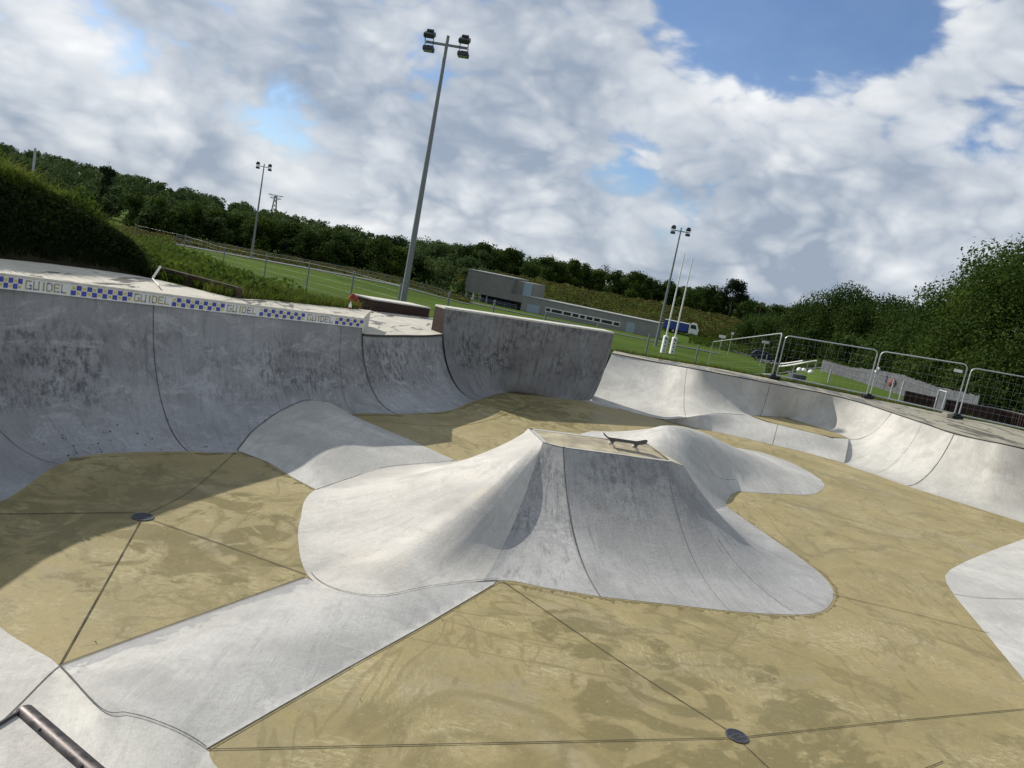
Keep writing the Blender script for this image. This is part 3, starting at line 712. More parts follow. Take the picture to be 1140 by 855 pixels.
ed = curve([p for p in sl], 30); NN = np.tile(np.array([.5, -.4, .75]), (30, 1))
wp(ribbons('hip_joint', [(ed, NN, .03), (curve(P0((352, 545), (391, 532), (430, 520), (508, 513)), 24), UPN(24), .022)], M['jointw'], sd))

# ---- low bank between the two front floor fields, and the curved apron under the near ledge
o3 = P0((66, 742), (133, 717), (200, 693), (270, 668), (340, 643))+[LL.pt(u_, 0.0)+np.array([0, 0, .002]) for u_ in (5.4, 6, 6.5, 7, 7.5, 8, 8.5)]+[Z(556, 647, .006)]+P0((475, 695), (390, 742), (310, 788), (230, 834))
mid = [RP(200, 815), RP(165, 801), RP(140, 795), RP(112, 790)]
kj = curve([Z(35, 721, .004), Z(66, 742, .004), mid[3], mid[2], mid[1], mid[0], Z(230, 834, .004), Z(245, 858, .004)], 141)
kj = kj[20:121]; o3 = o3+[k_ for k_ in kj[::-1][3:-3]]; o3c = list(o3)
M['bankJ'] = concrete('low_bank_concrete', (0.474, 0.465, 0.437), (.25, .255, .26), .35, 'pos', 4, .5, line=(Z(66, 742)[:2], Z(340, 643)[:2], .34))
o3 = list(curve(o3[:14]+[o3[14]], 60, False)[:-1])+o3[14:]
c3 = [K(200, 765, .11), K(270, 728, .11), K(340, 698, .11), K(400, 678, .11), K(470, 672, .08)]
tps3 = TPS([tuple(p) for p in o3]+[tuple(p) for p in c3], 1e-2)
nb_ = thing('low_bank', 'low pale concrete bank between the two sand coloured floor fields', 'skate bank', tuple(Z(300, 740)))
wp(patch('bank', o3, ridge_, M['bankJ'], .12, nb_))
bj = [np.array(p)+[0, 0, .006] for p in o3c]
wp(ribbons('bank_joint', [(curve(bj[0:5], 30, False), UPN(30), .022), (curve([Z(556, 647, .008), Z(475, 695, .008), Z(390, 742, .008), Z(310, 788, .008), Z(230, 834, .008)], 30, False), UPN(30), .02), (kj[::2]+np.array([0, 0, .010]), UPN(51), .020), (np.array([LL.pt(u_, .012)+np.array([0, 0, .006]) for u_ in np.linspace(5, 9, 50)]), UPN(50), .018)], M['jointw'], nb_))
# apron of the near wall
NZ = 2.2
C0 = Z(22, 803, NZ); C1 = Z(0, 817, NZ); dl = (C1-C0)/np.linalg.norm(C1-C0); C2 = Z(100, 872, NZ); dr = (C2-C0)/np.linalg.norm(C2-C0)
kb = [np.array([-5.35, 5.0, .004]), np.array([-5.2, 6.4, .004]), np.array([-4.6, 6.55, .004]), Z(0, 698, .004), Z(35, 721, .004), Z(66, 742, .004), mid[3], mid[2], mid[1], mid[0], Z(230, 834, .004), Z(245, 858, .004), np.array([-.6, 4.2, .004]), np.array([1.2, 3.4, .004]), np.array([4.5, 3.0, .004]), np.array([9, 3.4, .004])]
kr = [np.array([-6.9, 3.2, NZ]), C0+dl*4.6, C0+dl*3.9, C0+dl*2.6, C0+dl*1.5, C0+dl*.55, C0+dl*.22, C0+dl*.08, C0, C0+dr*.05, C0+dr*.15, C0+dr*.3, C0+dr*.62, np.array([.7, .9, NZ]), np.array([4.5, .9, NZ]), np.array([9, 1.3, NZ])]
LK = Loft(kb, kr, power(2.2), 120, 26)
nw = thing('near_wall', 'pale concrete wall falling away below the steel pipe coping in the near corner', 'skate wall', tuple(Z(66, 742)))
wp(LK.mesh('transition', M['bank'], nw))
wp(ribbons('wall_joint', [LK.seam(5.0, 3.6, 0, .35)+(.018,)], M['jointw'], nw))
# ledge with steel pipe
lg = thing('coped_ledge', 'grey concrete ledge edged with a worn steel pipe in the near corner', 'ledge', tuple(C0))
nr = np.array([dr[1], -dr[0], 0]); nr = nr if nr[0] < 0 else -nr
inn = C0+dl*3+dr*3
mb = MB(); top_ = [C0, C0+dr*1.3, C0+dr*1.3+dl*3, C0+dl*3]; v = [tuple(p+np.array([0, 0, .03])) for p in top_]+[tuple(p+np.array([0, 0, -.3])) for p in top_]
mb.add(v, [(0, 1, 2, 3), (4, 7, 6, 5), (0, 4, 5, 1), (1, 5, 6, 2), (2, 6, 7, 3), (3, 7, 4, 0)][0:6])
lo = wp(mb.build('slab', M['pyr'], lg))
bmx = bmesh.new(); bmx.from_mesh(lo.data); bmesh.ops.recalc_face_normals(bmx, faces=bmx.faces[:]); bmx.to_mesh(lo.data); bmx.free()
mb = MB(); a = C0+np.array([0, 0, .016]); dn = -dl
mb.tube([tuple(a+dr*t+dn*.012) for t in (-.010, .0, .0, .3, .6, 1.3)], [.024, .030, .0302, .0302, .0302, .0302], 24)
wp(mb.build('pipe_coping', M['steel'], lg, True))
for t in (.12, .34, .56):
    mb = MB(); c_ = a+dr*t+dn*.012-dn*.020+np.array([0, 0, .022]); mb.lathe([(.0052, -.004), (.0052, .003), (.003, .0045)], tuple(c_), 10); wp(mb.build('rivet', M['black'], lg))
mb = MB(); mb.tube([tuple(C0+np.array([0, 0, .036])-dr*.0+dl*t) for t in (.0, 1.2)], .006, 6); wp(mb.build('edge_strip', M['coping'], lg))

# ---- bank entering from the right edge
edge = P0((1140, 600), (1105, 612.5), (1075, 625), (1058, 634), (1052, 641), (1054, 650), (1064, 665), (1100, 708), (1140, 757))
far = [np.array([8.2, 8.2, .004]), np.array([10.6, 8.6, .5]), np.array([13.0, 11.0, .8]), np.array([14.0, 14.0, .7]), np.array([13.2, 16.4, .35])]
o4 = edge+far
tps4 = TPS([tuple(p) for p in o4]+[(9.2, 12.6, .16), (9.6, 10.8, .28), (10.8, 14.2, .24), (11.5, 11.8, .62)], 1e-2)
rb = thing('right_bank', 'bright concrete bank with a rounded tip entering from the right edge of the picture', 'skate bank', tuple(Z(1056, 641)))
wp(patch('bank', o4, tps4, M['hump'], .2, rb))
wp(ribbons('bank_joint', [on(tps4, [Z(1062, 662), Z(1095, 663, .1), Z(1145, 660, .25)], 20, .02)], M['jointw'], rb))

# ---- drains
def drain(px, py, label, r):
    p = Z(px, py); t = thing('floor_drain', label, 'drain', (p[0], p[1], .004), .6, 'round grates in the bowl floor')
    a = MB(); a.lathe([(r*1.15, 0), (r*1.15, .008), (r*.98, .009), (r*.98, .002)], n=32); a.build('frame', M['iron'], t, True)
    g = MB(); k = 9
    for i in range(k):
        x = -r*.86+2*r*.86*i/(k-1); h = sqrt(max(r*r*.92-x*x, 0)); g.box((x, 0, .005), (r*.10, 2*h, .004))
    for y in (-r*.5, 0, r*.5): h = sqrt(r*r*.92-y*y); g.box((0, y, .0052), (2*h, r*.08, .0036))
    g.build('grate', M['iron'], t)
    h = MB(); h.lathe([(r*.985, .0005), (r*.98, .0015)], n=32); h.build('sump', M['black'], t)
drain(159, 576, 'round grey grate in the shaded left floor field below the tiled wall', .110)
drain(820, 820, 'round grey grate in the sunny front floor field', .092)

# ---- skateboard
a_ = Z(675, 488.5, PZ+.115); b_ = Z(715, 494.2, PZ+.115); mid_ = (a_+b_)/2; ang = atan2(b_[1]-a_[1], b_[0]-a_[0])
sk = thing('skateboard', 'black skateboard with pale wheels standing on top of the pyramid', 'skateboard', (mid_[0], mid_[1]-.02, PZ+.010), ang)
v = []; f = []; nx = 40; ny = 8; Lb = .80; Wb = .205
for layer in (0, 1):
    for i in range(nx+1):
        x = -Lb/2+Lb*i/nx; q = max(0, abs(x)-.225); zc = .098+.0*x+(q*q*2.2 if x > 0 else q*q*3.0)
        e_ = max(0, abs(x)-(Lb/2-Wb*.5)); w = sqrt(max(0, (Wb/2)**2-e_**2)) if e_ > 0 else Wb/2
        for j in range(ny+1):
            s_ = -1+2*j/ny; v.append((x, s_*max(w, .002), zc+.012*s_*s_+(.011 if layer else 0)))
n1 = (nx+1)*(ny+1); ftop = []; fbot = []
for i in range(nx):
    for j in range(ny):
        k = i*(ny+1)+j; fbot.append((k, k+1, k+ny+2, k+ny+1)); k += n1; ftop.append((k, k+ny+1, k+ny+2, k+1))
fs = []
for i in range(nx):
    k = i*(ny+1); fs.append((k, k+ny+1, k+ny+1+n1, k+n1)); k += ny; fs.append((k, k+n1, k+n1+ny+1, k+ny+1))
for j in range(ny):
    fs.append((j, j+n1, j+1+n1, j+1)); k = nx*(ny+1)+j; fs.append((k, k+1, k+1+n1, k+n1))
mesh_obj('deck', v, ftop+fbot+fs, [M['grip'], M['ply']], sk, True, mi=[0]*len(ftop)+[1]*(len(fbot)+len(fs)))
for x in (-.215, .215):
    mb = MB(); mb.box((x, 0, .088), (.085, .055, .012), ch=.003); mb.prism([(x-.03, .085), (x+.03, .085), (x+.014, .045), (x-.014, .045)], -.022, .022); mb.tube([(x, -.098, .027), (x, .098, .027)], .008, 8); mb.box((x, 0, .034), (.03, .13, .022), ch=.004)
    tr_ = mb.build('truck', M['galvd'], sk)
    for y in (-.088, .088):
        mb = MB(); mb.lathe([(.010, -.017), (.022, -.017), (.0265, -.011), (.0265, .011), (.022, .017), (.010, .017)], (x, y, .027), 18, M=Matrix.Rotation(pi/2, 3, 'X'))
        mb.build('wheel', M['wheel'], tr_, True)

# ---- leaf litter along the foot of the long wall
mb = MB()
for _ in range(80):
    u = random.uniform(3.2, 8.0); vv = abs(random.gauss(0, .20))+.02
    if vv > .55: continue
    p = Lw.pt(u, vv); n = Lw.nrm(u, vv); s_ = random.uniform(.007, .022); T = np.cross(n, [random.gauss(0, 1), random.gauss(0, 1), random.gauss(0, 1)]); T /= np.linalg.norm(T); S = np.cross(n, T)
    q = p+n*.008; mb.add([q-T*s_, q+S*s_*.5+n*.006, q+T*s_, q-S*s_*.5], [(0, 1, 2, 3)])
for _ in range(40):
    px, py = random.uniform(80, 900), random.uniform(505, 800); p = Z(px, py, .012)
    if px > 330 and py < 690: continue
    s_ = random.uniform(.006, .016); w = random.random()*6; T = np.array([cos(w), sin(w), .1])*s_; S = np.array([-sin(w), cos(w), 0])*s_*.5
    mb.add([p-T, p-S, p+T, p+S], [(0, 1, 2, 3)])
tag(mb.build('fallen_leaves', M['soil']), 'small dark dead leaves lying at the foot of the tiled wall', kind='stuff')

# ================================================================== DECKS
def zd(px): return zr(px)+BH
# upper deck behind the tiled band
inner = [p+np.array([0, 0, BH+.001]) for p in line]
outer = [np.array([-13, 2.2, 2.45]), np.array([-13.5, 7, 2.45]), Z(-90, 279, 2.45), Z(-40, 284, 2.44), Z(0, 288, 2.42), Z(45, 292.5, 2.40), Z(90, 298, 2.37), Z(130, 303.5, 2.33), Z(168, 310, 2.29), Z(215, 321, 2.24), Z(262, 331.5, 2.19), Z(300, 334, 2.16), Z(345, 339, 2.12), Z(385, 343, 2.09), Z(413, 345.5, 2.08)]
Pi = curve(inner, 80, False); Po = curve(outer, 80, True)
v = [tuple(p) for p in Pi]+[tuple(p) for p in Po]; f = [(i, i+1, 81+i, 80+i) for i in range(79)]
f = [q if True else q for q in f]
dk = mesh_obj('upper_deck', v, np.array([tuple(reversed(q)) for q in f]), M['deck']); tag(dk, 'pale concrete deck with dark wet trails behind the tiled band', kind='structure')
# step down at its end and lower deck
e0, e1_ = Pi[-1], Po[-1]
mb = MB(); mb.add([e0, e1_, e1_+[0, 0, -.52], e0+[0, 0, -.52]], [(0, 1, 2, 3)]); tag(mb.build('deck_step', M['lip']), 'pale concrete step at the end of the tiled deck', kind='structure')
ldp = [tuple(p+np.array([0, 0, .05])) for p in L2.T]
bx0, bx1 = Z(413, 346, 1.66), Z(477, 353.5, 1.60)
ld_v = ldp+[tuple(bx1+[.9, .6, 0]), tuple(bx1), tuple(bx0), tuple(bx0+np.array([-1.2, -.3, .0])), (e1_[0]-.3, e1_[1]+.4, 1.66), (e0[0]-.3, e0[1]-.2, 1.67)]
mb = MB(); mb.add(ld_v, [tuple(range(len(ld_v)))]); tag(mb.build('lower_deck', M['deck']), 'pale concrete lower deck with dark wet cracks', kind='structure')
# right deck
rin = [p+np.array([0, 0, .036]) for p in list(L5.T)[:-1]+list(L6.T)]
rout = [Z(684, 390.5, 1.41), Z(720, 397.3, 1.41), Z(757, 403.5, 1.50), Z(800, 410.5, 1.6), Z(845, 419, 1.6), Z(885, 426.5, 1.6), Z(922, 434, 1.6), Z(966, 443.2, 1.6), Z(1020, 454, 1.6), Z(1075, 466, 1.62), Z(1140, 480, 1.66), np.array([19, 20.6, 1.68]), np.array([22, 17, 1.68])]
A_ = curve(rin, 110, False); B_ = curve(rout, 110, True)
# pair by nearest running length
v = [tuple(p) for p in A_]+[tuple(p) for p in B_]; f = [(i, i+1, 111+i, 110+i) for i in range(109)]
rd = mesh_obj('right_deck', v, np.array(f), M['deckr']); tag(rd, 'damp grey concrete deck under the temporary fence', kind='structure')
# deck round the photographer's side
nd = [tuple(p+np.array([0, 0, -.004])) for p in kr[1:]]+[(13, -3, NZ-.004), (-13, -3, NZ-.004), (-13, 2.2, NZ-.004), (-6.95, 2.2, NZ-.004)]
mb = MB(); mb.add(nd, [tuple(range(len(nd)))]); tag(mb.build('near_deck', M['deck']), 'pale concrete deck on the near side of the bowl', kind='structure')

# ================================================================== TERRAIN
LOOP = np.array([[-13, -6, 2.1], [-13, 2.2, 2.4]]+[list(p) for p in Po[6::5]]+[list(bx0+np.array([-.5, .5, 0])), list(bx1+np.array([.3, .5, 0])), list(tl3+nb*1.0+np.array([0, 0, -.75])), list(tr3+nb*.9+np.array([0, 0, -2.1])), [float(R5[0][0])-.25, float(R5[0][1])+.15, .75]]+[list(p) for p in B_[1::6]]+[[22.5, 16.5, 1.68], [24, 5, 1.8], [20, -6, 2.1]])
def prof(r, xs_, ys_): return np.interp(r, xs_, ys_)
PL = ([0, 20, 30, 38, 60, 90, 125, 150, 200, 900], [2, 1.9, .9, 0, -.9, -1.9, -2.0, -1.7, -1.6, -1.6])
PR = ([0, 22, 30, 38, 60, 90, 125, 150, 165, 185, 200, 300, 600, 900], [1.6, 1.5, .9, .1, -.8, -1.9, -3.2, -3.6, -3.3, 1.1, 1.5, 2.0, 3.0, 4])
PF = ([0, 22, 30, 49, 65, 100, 140, 200, 300, 900], [1.6, 1.5, 1.25, .85, .6, -.1, -1.5, 2.0, 3.0, 5])
def Zt(x, y):
    x = np.asarray(x, float); y = np.asarray(y, float); r = np.hypot(x, y); az = np.degrees(np.arctan2(x, y))
    a = prof(r, *PL)+np.clip((r-150)/300, 0, 1.35)*(np.interp(az, [-45, -34, -26, -18, -9, 0], [9.5, 7.6, 4.6, 1.6, -.8, -.8])+1.6); b = prof(r, *PR); c = prof(r, *PF)
    k = sstep(-11, -3, az); q = sstep(17.5, 22, az)
    z = lerp(lerp(a, b, k), c, q)
    return z+.10*np.sin(x*.21+1)*np.cos(y*.17)*np.clip((r-60)/60, 0, 1)*np.clip((r-120)/60, .3, 1)
def loopdist(x, y):
    best = np.full(x.shape, 1e9); bz = np.zeros(x.shape)
    for a, b in zip(LOOP, np.roll(LOOP, -1, axis=0)):
        d = b-a; t = np.clip(((x-a[0])*d[0]+(y-a[1])*d[1])/(d[0]**2+d[1]**2+1e-9), 0, 1)
        e = np.hypot(x-a[0]-t*d[0], y-a[1]-t*d[1]); k = e < best; best = np.where(k, e, best); bz = np.where(k, a[2]+t*d[2], bz)
    ins = np.zeros(x.shape, bool); n = len(LOOP); j = n-1
    for i in range(n):
        a, b = LOOP[i], LOOP[j]
        c = ((a[1] > y) != (b[1] > y)) & (x < (b[0]-a[0])*(y-a[1])/(b[1]-a[1]+1e-12)+a[0]); ins ^= c; j = i
    return best, bz, ins
def ZG(x, y):                                          # final ground height
    x = np.asarray(x, float); y = np.asarray(y, float); d, bz, ins = loopdist(x, y)
    z = Zt(x, y); out = lerp(bz-.05, z, sstep(0, 5, d))
    return np.where(ins, -.6, out)
def zg(x, y): return float(ZG(np.array([x]), np.array([y]))[0])
azs = np.radians(np.r_[np.arange(-180, -50, 6), np.arange(-50, -46, 1), np.arange(-46, 46, .4), np.arange(46, 50, 1), np.arange(50, 180, 6)])
rs = np.r_[np.arange(2, 12, 2), np.arange(12, 44, .35), np.arange(44, 90, 1.5), np.arange(90, 230, 4), np.arange(230, 700, 20), [760, 900, 1200, 2000, 3000]]
A2, R2_ = np.meshgrid(azs, rs, indexing='ij'); X = R2_*np.sin(A2); Y = R2_*np.cos(A2); ZZ = ZG(X, Y); ZZ = np.where(R2_ > 750, ZZ-(R2_-750)*.02, ZZ)
na, nr_ = A2.shape; I = np.arange(na*nr_).reshape(na, nr_); In = np.roll(I, -1, axis=0)
F = np.stack([I[:, :-1], I[:, 1:], In[:, 1:], In[:, :-1]], -1).reshape(-1, 4)[:, ::-1]
g = mesh_obj('ground', np.stack([X, Y, ZZ], -1).reshape(-1, 3), F, M['ground'], smooth=True); tag(g, 'green meadow and sports pitch around the bowl rising to wooded hills', kind='structure')
def G(px, py, r0=18, r1=700):                          # the point of the ground seen there
    d = ray(px, py); h = hypot(d[0], d[1]); t = np.linspace(r0, r1, 3000)/h; Pp = EYE[None]+d[None]*t[:, None]; zt = Zt(Pp[:, 0], Pp[:, 1]); k = np.argmax(Pp[:, 2] < zt)
    if Pp[k, 2] >= zt[k]: k = len(t)-1
    p = Pp[k].copy(); p[2] = zt[k]; return p
def drape(pts, w, name, mat, lift=.03, label=None):
    C = curve(pts, max(40, len(pts)*14)); T = np.gradient(C[:, :2], axis=0); T /= np.linalg.norm(T, axis=1)[:, None]; N = np.c_[-T[:, 1], T[:, 0]]; v = []
    for i in range(len(C)):
        for s_ in (-.5, -.17, .17, .5):
            q = C[i, :2]+N[i]*w*s_; v.append((q[0], q[1], zg(*q)+lift))
    f = [(4*i+k, 4*i+k+1, 4*i+5+k, 4*i+4+k) for i in range(len(C)-1) for k in range(3)]
    o = mesh_obj(name, v, np.array([tuple(reversed(q)) for q in f]), mat, smooth=True); tag(o, label, kind='structure'); return o
drape([G(800, 386), G(835, 396), G(868, 404), G(890, 409), G(905, 411)], 5.0, 'car_park_road', M['asph'], .10, 'grey asphalt road beyond the right fence')
drape([D(866, 396, 118), D(880, 388, 132), D(893, 379, 148), D(890, 370, 166), D(872, 363, 190), D(858, 359, 215)], 5.5, 'hill_road', M['asph'], .10, 'grey asphalt road climbing between the trees')
drape([D(120, 262, 121), D(200, 271, 118), D(300, 294, 116), D(400, 317, 114), D(520, 346, 112)], 4.0, 'pitch_path', M['asph'], .08, 'grey path along the far edge of the pitch')
drape([D(505, 345, 128), D(600, 362, 118), D(700, 380, 112), D(800, 386, 116)], 5.0, 'building_path', M['asph'], .08, 'grey path in front of the sports building')

# ---- earth mounds on the left
def mound(name, feet, ridge, back, label, mat, seedv):
    n = len(ridge)*8; Fp = curve(feet, n); Rp_ = curve(ridge, n); Bp_ = curve(back, n); nv = 26; rr = np.random.default_rng(seedv); V = np.zeros((n, nv, 3))
    for j in range(nv):
        t = j/(nv-1)
        if t < .55: q = t/.55; P = lerp(Fp, Rp_, q); P[:, 2] = Fp[:, 2]+(Rp_[:, 2]-Fp[:, 2])*np.sin(q*pi/2)**.85
        else: q = (t-.55)/.45; P = lerp(Rp_, Bp_, q); P[:, 2] = Rp_[:, 2]+(Bp_[:, 2]-Rp_[:, 2])*(1-np.cos(q*pi/2))
        V[:, j] = P
    bumpy = np.zeros((n, nv))
    for k in range(40):
        a_, b_, ph = rr.normal(0, 1.7), rr.normal(0, 1.7), rr.uniform(0, 6.3); bumpy += np.sin(V[:, :, 0]*a_+V[:, :, 1]*b_+ph)*.018
    V[:, 1:-1, 2] += bumpy[:, 1:-1]*np.minimum(1, np.arange(1, nv-1)/4.)
    f = [(i*nv+j, i*nv+j+1, (i+1)*nv+j+1, (i+1)*nv+j) for i in range(n-1) for j in range(nv-1)]
    o = mesh_obj(name, V.reshape(-1, 3), np.array([tuple(reversed(q)) for q in f]), mat, smooth=True); tag(o, label, kind='structure'); return V
feet = [Z(-90, 279, 2.40), Z(-40, 284, 2.39), Z(0, 288, 2.37), Z(45, 292.5, 2.35), Z(90, 298, 2.32), Z(130, 303.5, 2.28), Z(156, 308, 2.25), Z(163, 309.5, 2.2)]
rg = [(-90, 172, 23.5), (-40, 186, 22.5), (0, 196, 22), (35, 208, 21.8), (72, 226, 21.5), (108, 248, 21.2), (136, 275, 20.5), (158, 303, 19.0)]
rg = [(px_, py_+9, hypot(*f_[:2])+1.15) for (px_, py_, _), f_ in zip(rg, feet)]
ridge = [D(*q) for q in rg]; back = [np.array([p[0]*1.4, p[1]*1.4, 1.2]) for p in ridge]
MV = mound('grass_mound', feet, ridge, back, 'tall dark earth mound overgrown with grass behind the left deck', M['soil'], 3)
feet2 = [Z(140, 305.5, 2.25), Z(180, 314, 2.2), Z(222, 323, 2.16), Z(262, 332, 2.12), Z(300, 335, 2.08), Z(340, 339, 2.04)]
rg2 = [(128, 272, 26), (168, 283, 26), (205, 296, 25), (245, 311, 24), (285, 326, 23.5), (340, 340, 22)]
ridge2 = [D(*q) for q in rg2]; back2 = [np.array([p[0]*1.25, p[1]*1.25, zg(p[0]*1.25, p[1]*1.25)-.2]) for p in ridge2]
MV2 = mound('weed_bank', feet2, ridge2, back2, 'low weedy bank sloping from the mound to the pitch fence', M['soil'], 5)

# ================================================================== GRASS AND FOLIAGE
def blades(name, pos, h0, h1, w, mat, label, lean=.45, seed_=1):
    r = np.random.default_rng(seed_); n = len(pos); P = np.asarray(pos, float); h = r.uniform(h0, h1, n)*r.uniform(.6, 1, n); a = r.uniform(0, 2*pi, n); d = np.stack([np.cos(a), np.sin(a), 0*a], 1)
    ln = r.normal(0, lean, (n, 2)); W = w*r.uniform(.6, 1.4, n)[:, None]
    mid_ = P+np.c_[ln*.35*h[:, None], h*.6]; tip = P+np.c_[ln*h[:, None], h*r.uniform(.75, 1, n)]
    V = np.stack([P-d*W/2-[0, 0, .02], P+d*W/2-[0, 0, .02], mid_+d*W*.42, tip+d*W*.06, tip-d*W*.06, mid_-d*W*.42], 1).reshape(-1, 3)
    k = np.arange(n)[:, None]*6; Fq = np.concatenate([k+[[0, 1, 2, 5]], k+[[5, 2, 3, 4]]])
    o = mesh_obj(name, V, Fq, mat); tag(o, label, kind='stuff'); return o
def leafquads(C, size, out=None, r=None, elong=1.5, droop=.0):
    n = len(C); N = r.normal(0, 1, (n, 3))
    if out is not None: N = N*.75+out*.9+np.array([0, 0, .25])
    N /= np.linalg.norm(N, axis=1)[:, None]+1e-9; T = np.cross(N, r.normal(0, 1, (n, 3))); T /= np.linalg.norm(T, axis=1)[:, None]+1e-9; S = np.cross(N, T)
    s_ = (size*r.uniform(.6, 1.35, n))[:, None]
    V = np.stack([C-T*s_*elong*.5, C+S*s_*.42+N*s_*.10, C+T*s_*elong*.5, C-S*s_*.42+N*s_*.10], 1).reshape(-1, 3)
    return V, np.arange(4*n).reshape(-1, 4)
def scatter_mound(V, n, j0, j1, r):
    nu, nv = V.shape[:2]; i = r.uniform(0, nu-1.001, n); j = r.uniform(j0, min(j1, nv-1.001), n); a = i.astype(int); b = j.astype(int); fu = (i-a)[:, None]; fv = (j-b)[:, None]
    return (V[a, b]*(1-fu)+V[a+1, b]*fu)*(1-fv)+(V[a, b+1]*(1-fu)+V[a+1, b+1]*fu)*fv
r1 = np.random.default_rng(21)
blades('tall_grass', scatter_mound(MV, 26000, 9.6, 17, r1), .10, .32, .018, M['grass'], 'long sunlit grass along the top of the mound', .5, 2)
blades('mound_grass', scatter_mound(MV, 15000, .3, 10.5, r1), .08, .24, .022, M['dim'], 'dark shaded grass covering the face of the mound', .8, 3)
Pm = scatter_mound(MV, 9000, 10.5, 16.5, r1); cl_ = np.clip(np.sin(Pm[:, 0]*3.1+1)*np.cos(Pm[:, 1]*2.3)+.35*np.sin(Pm[:, 0]*7.7), 0, 1.2)
V_, F_ = leafquads(Pm+np.c_[np.zeros((9000, 2)), r1.uniform(.0, 1, 9000)*(.10+.48*cl_)], .06, None, r1)
tag(mesh_obj('crest_weeds', V_, F_, M['weed']), 'bushy weeds standing on the crest of the mound', kind='stuff')
blades('ridge_weeds', scatter_mound(MV, 5000, 11.5, 17, r1), .22, .62, .024, M['grass'], 'tall sunlit weeds along the crest of the mound', .35, 12)
P = scatter_mound(MV, 9000, 1, 10, r1); V_, F_ = leafquads(P+np.c_[np.zeros((9000, 2)), r1.uniform(.02, .28, 9000)], .06, None, r1)
tag(mesh_obj('mound_weeds', V_, F_, M['dim']), 'leafy weeds on the mound', kind='stuff')
P = scatter_mound(MV2, 15000, .5, 22, r1); hh = (.5+.5*np.sin(P[:, 0]*1.9+2)*np.cos(P[:, 1]*1.4))
V_, F_ = leafquads(P+np.c_[np.zeros((15000, 2)), r1.uniform(.02, 1, 15000)*(.12+.45*hh)], .085, None, r1)
tag(mesh_obj('bank_weeds', V_, F_, M['weed']), 'leafy weeds on the bank behind the white post', kind='stuff')
blades('bank_grass', scatter_mound(MV2, 9000, .2, 23, r1), .15, .55, .020, M['grass'], 'tall grass on the bank by the pitch fence', .45, 4)
# grass strip along deck edges and on the near part of the right field
def strip(pts, w0, w1, n, r):
    C = curve(pts, 200, False); i = r.uniform(0, 198.99, n); a = i.astype(int); q = C[a]+(C[a+1]-C[a])*(i-a)[:, None]; T = np.gradient(C[:, :2], axis=0); T /= np.linalg.norm(T, axis=1)[:, None]; N = np.c_[-T[:, 1], T[:, 0]][a]
    o_ = w0+(w1-w0)*r.uniform(0, 1, n)**1.5; xy = q[:, :2]+N*o_[:, None]; return np.c_[xy, ZG(xy[:, 0], xy[:, 1])]
P = np.concatenate([strip([Po[i] for i in range(52, 80)]+[bx0, bx1], .0, 5, 16000, r1)])
blades('edge_grass', P, .08, .38, .016, M['grass'], 'uncut grass between the deck and the pitch', .45, 6)
P = strip([tuple(p) for p in B_[2:]], .05, 7, 24000, r1)
blades('field_grass', P, .06, .26, .018, M['grass'], 'rough grass behind the temporary fence', .5, 7)

def crown_pts(blobs, n, r, shell=.55):
    B = np.array(blobs, float); wts = B[:, 3]*B[:, 4]*B[:, 5]; wts = wts**.75; i = r.choice(len(B), n, p=wts/wts.sum()); d = r.normal(0, 1, (n, 3)); d /= np.linalg.norm(d, axis=1)[:, None]
    q = 1-(1-shell)*r.uniform(0, 1, n)**1.6; q = q*(1+.10*r.normal(0, 1, n)); return B[i, :3]+d*B[i, 3:6]*q[:, None], d
def make_blobs(h, wd, r, n, base=.25, top=1., squash=.8):
    out_ = []
    for k in range(n):
        t = r.uniform(base, .86); rad = wd*.5*(.55+.45*sin(pi*min(1, (t-base*.6)/(1-base*.6))**.8)); a = r.uniform(0, 2*pi); q = rad*sqrt(r.uniform(0, 1))*.8; s_ = wd*r.uniform(.15, .27)
        out_.append((q*cos(a), q*sin(a), h*t, s_, s_, s_*squash))
    out_.append((0, 0, h*.80, wd*.26, wd*.26, h*.18)); return out_
def tree(name, h, wd, nl, ls, mat, r, label, group, loc, rz=0., nb=14, base=.25, trunk=True, squash=.8, twigs=0):
    t = thing(name, label, 'tree', loc, rz, group); bl = make_blobs(h, wd, r, nb, base, 1, squash)
    C, d = crown_pts(bl, nl, r); k = r.uniform(0, 1, nl) < .06; C[k] += d[k]*ls*r.uniform(.5, 2.5, k.sum())[:, None]
    C[:, 2] = np.maximum(C[:, 2], .06*h*r.uniform(.2, 1, nl))
    V, Fq = leafquads(C, ls, d, r); mesh_obj('crown', V, Fq, mat, t)
    if trunk:
        mb = MB(); R0 = max(.05, h*.022); mb.tube([(0, 0, -.3), (.02*h, 0, h*.2), (.0, .02*h, h*.5), (.01*h, 0, h*.85)], [R0*1.3, R0, R0*.6, R0*.2], 7)
        for b in bl[:7]: mb.tube([(0, .01*h, h*.28), (b[0]*.5, b[1]*.5, max(h*.35, b[2]*.75)), b[:3]], [R0*.5, R0*.3, R0*.1], 5)
        mb.build('trunk', M['bark'], t, True)
    return t
def setlabel(o, l, g=None):
    o['label'] = l
    if g: o['group'] = g
    return o
r2 = np.random.default_rng(5)
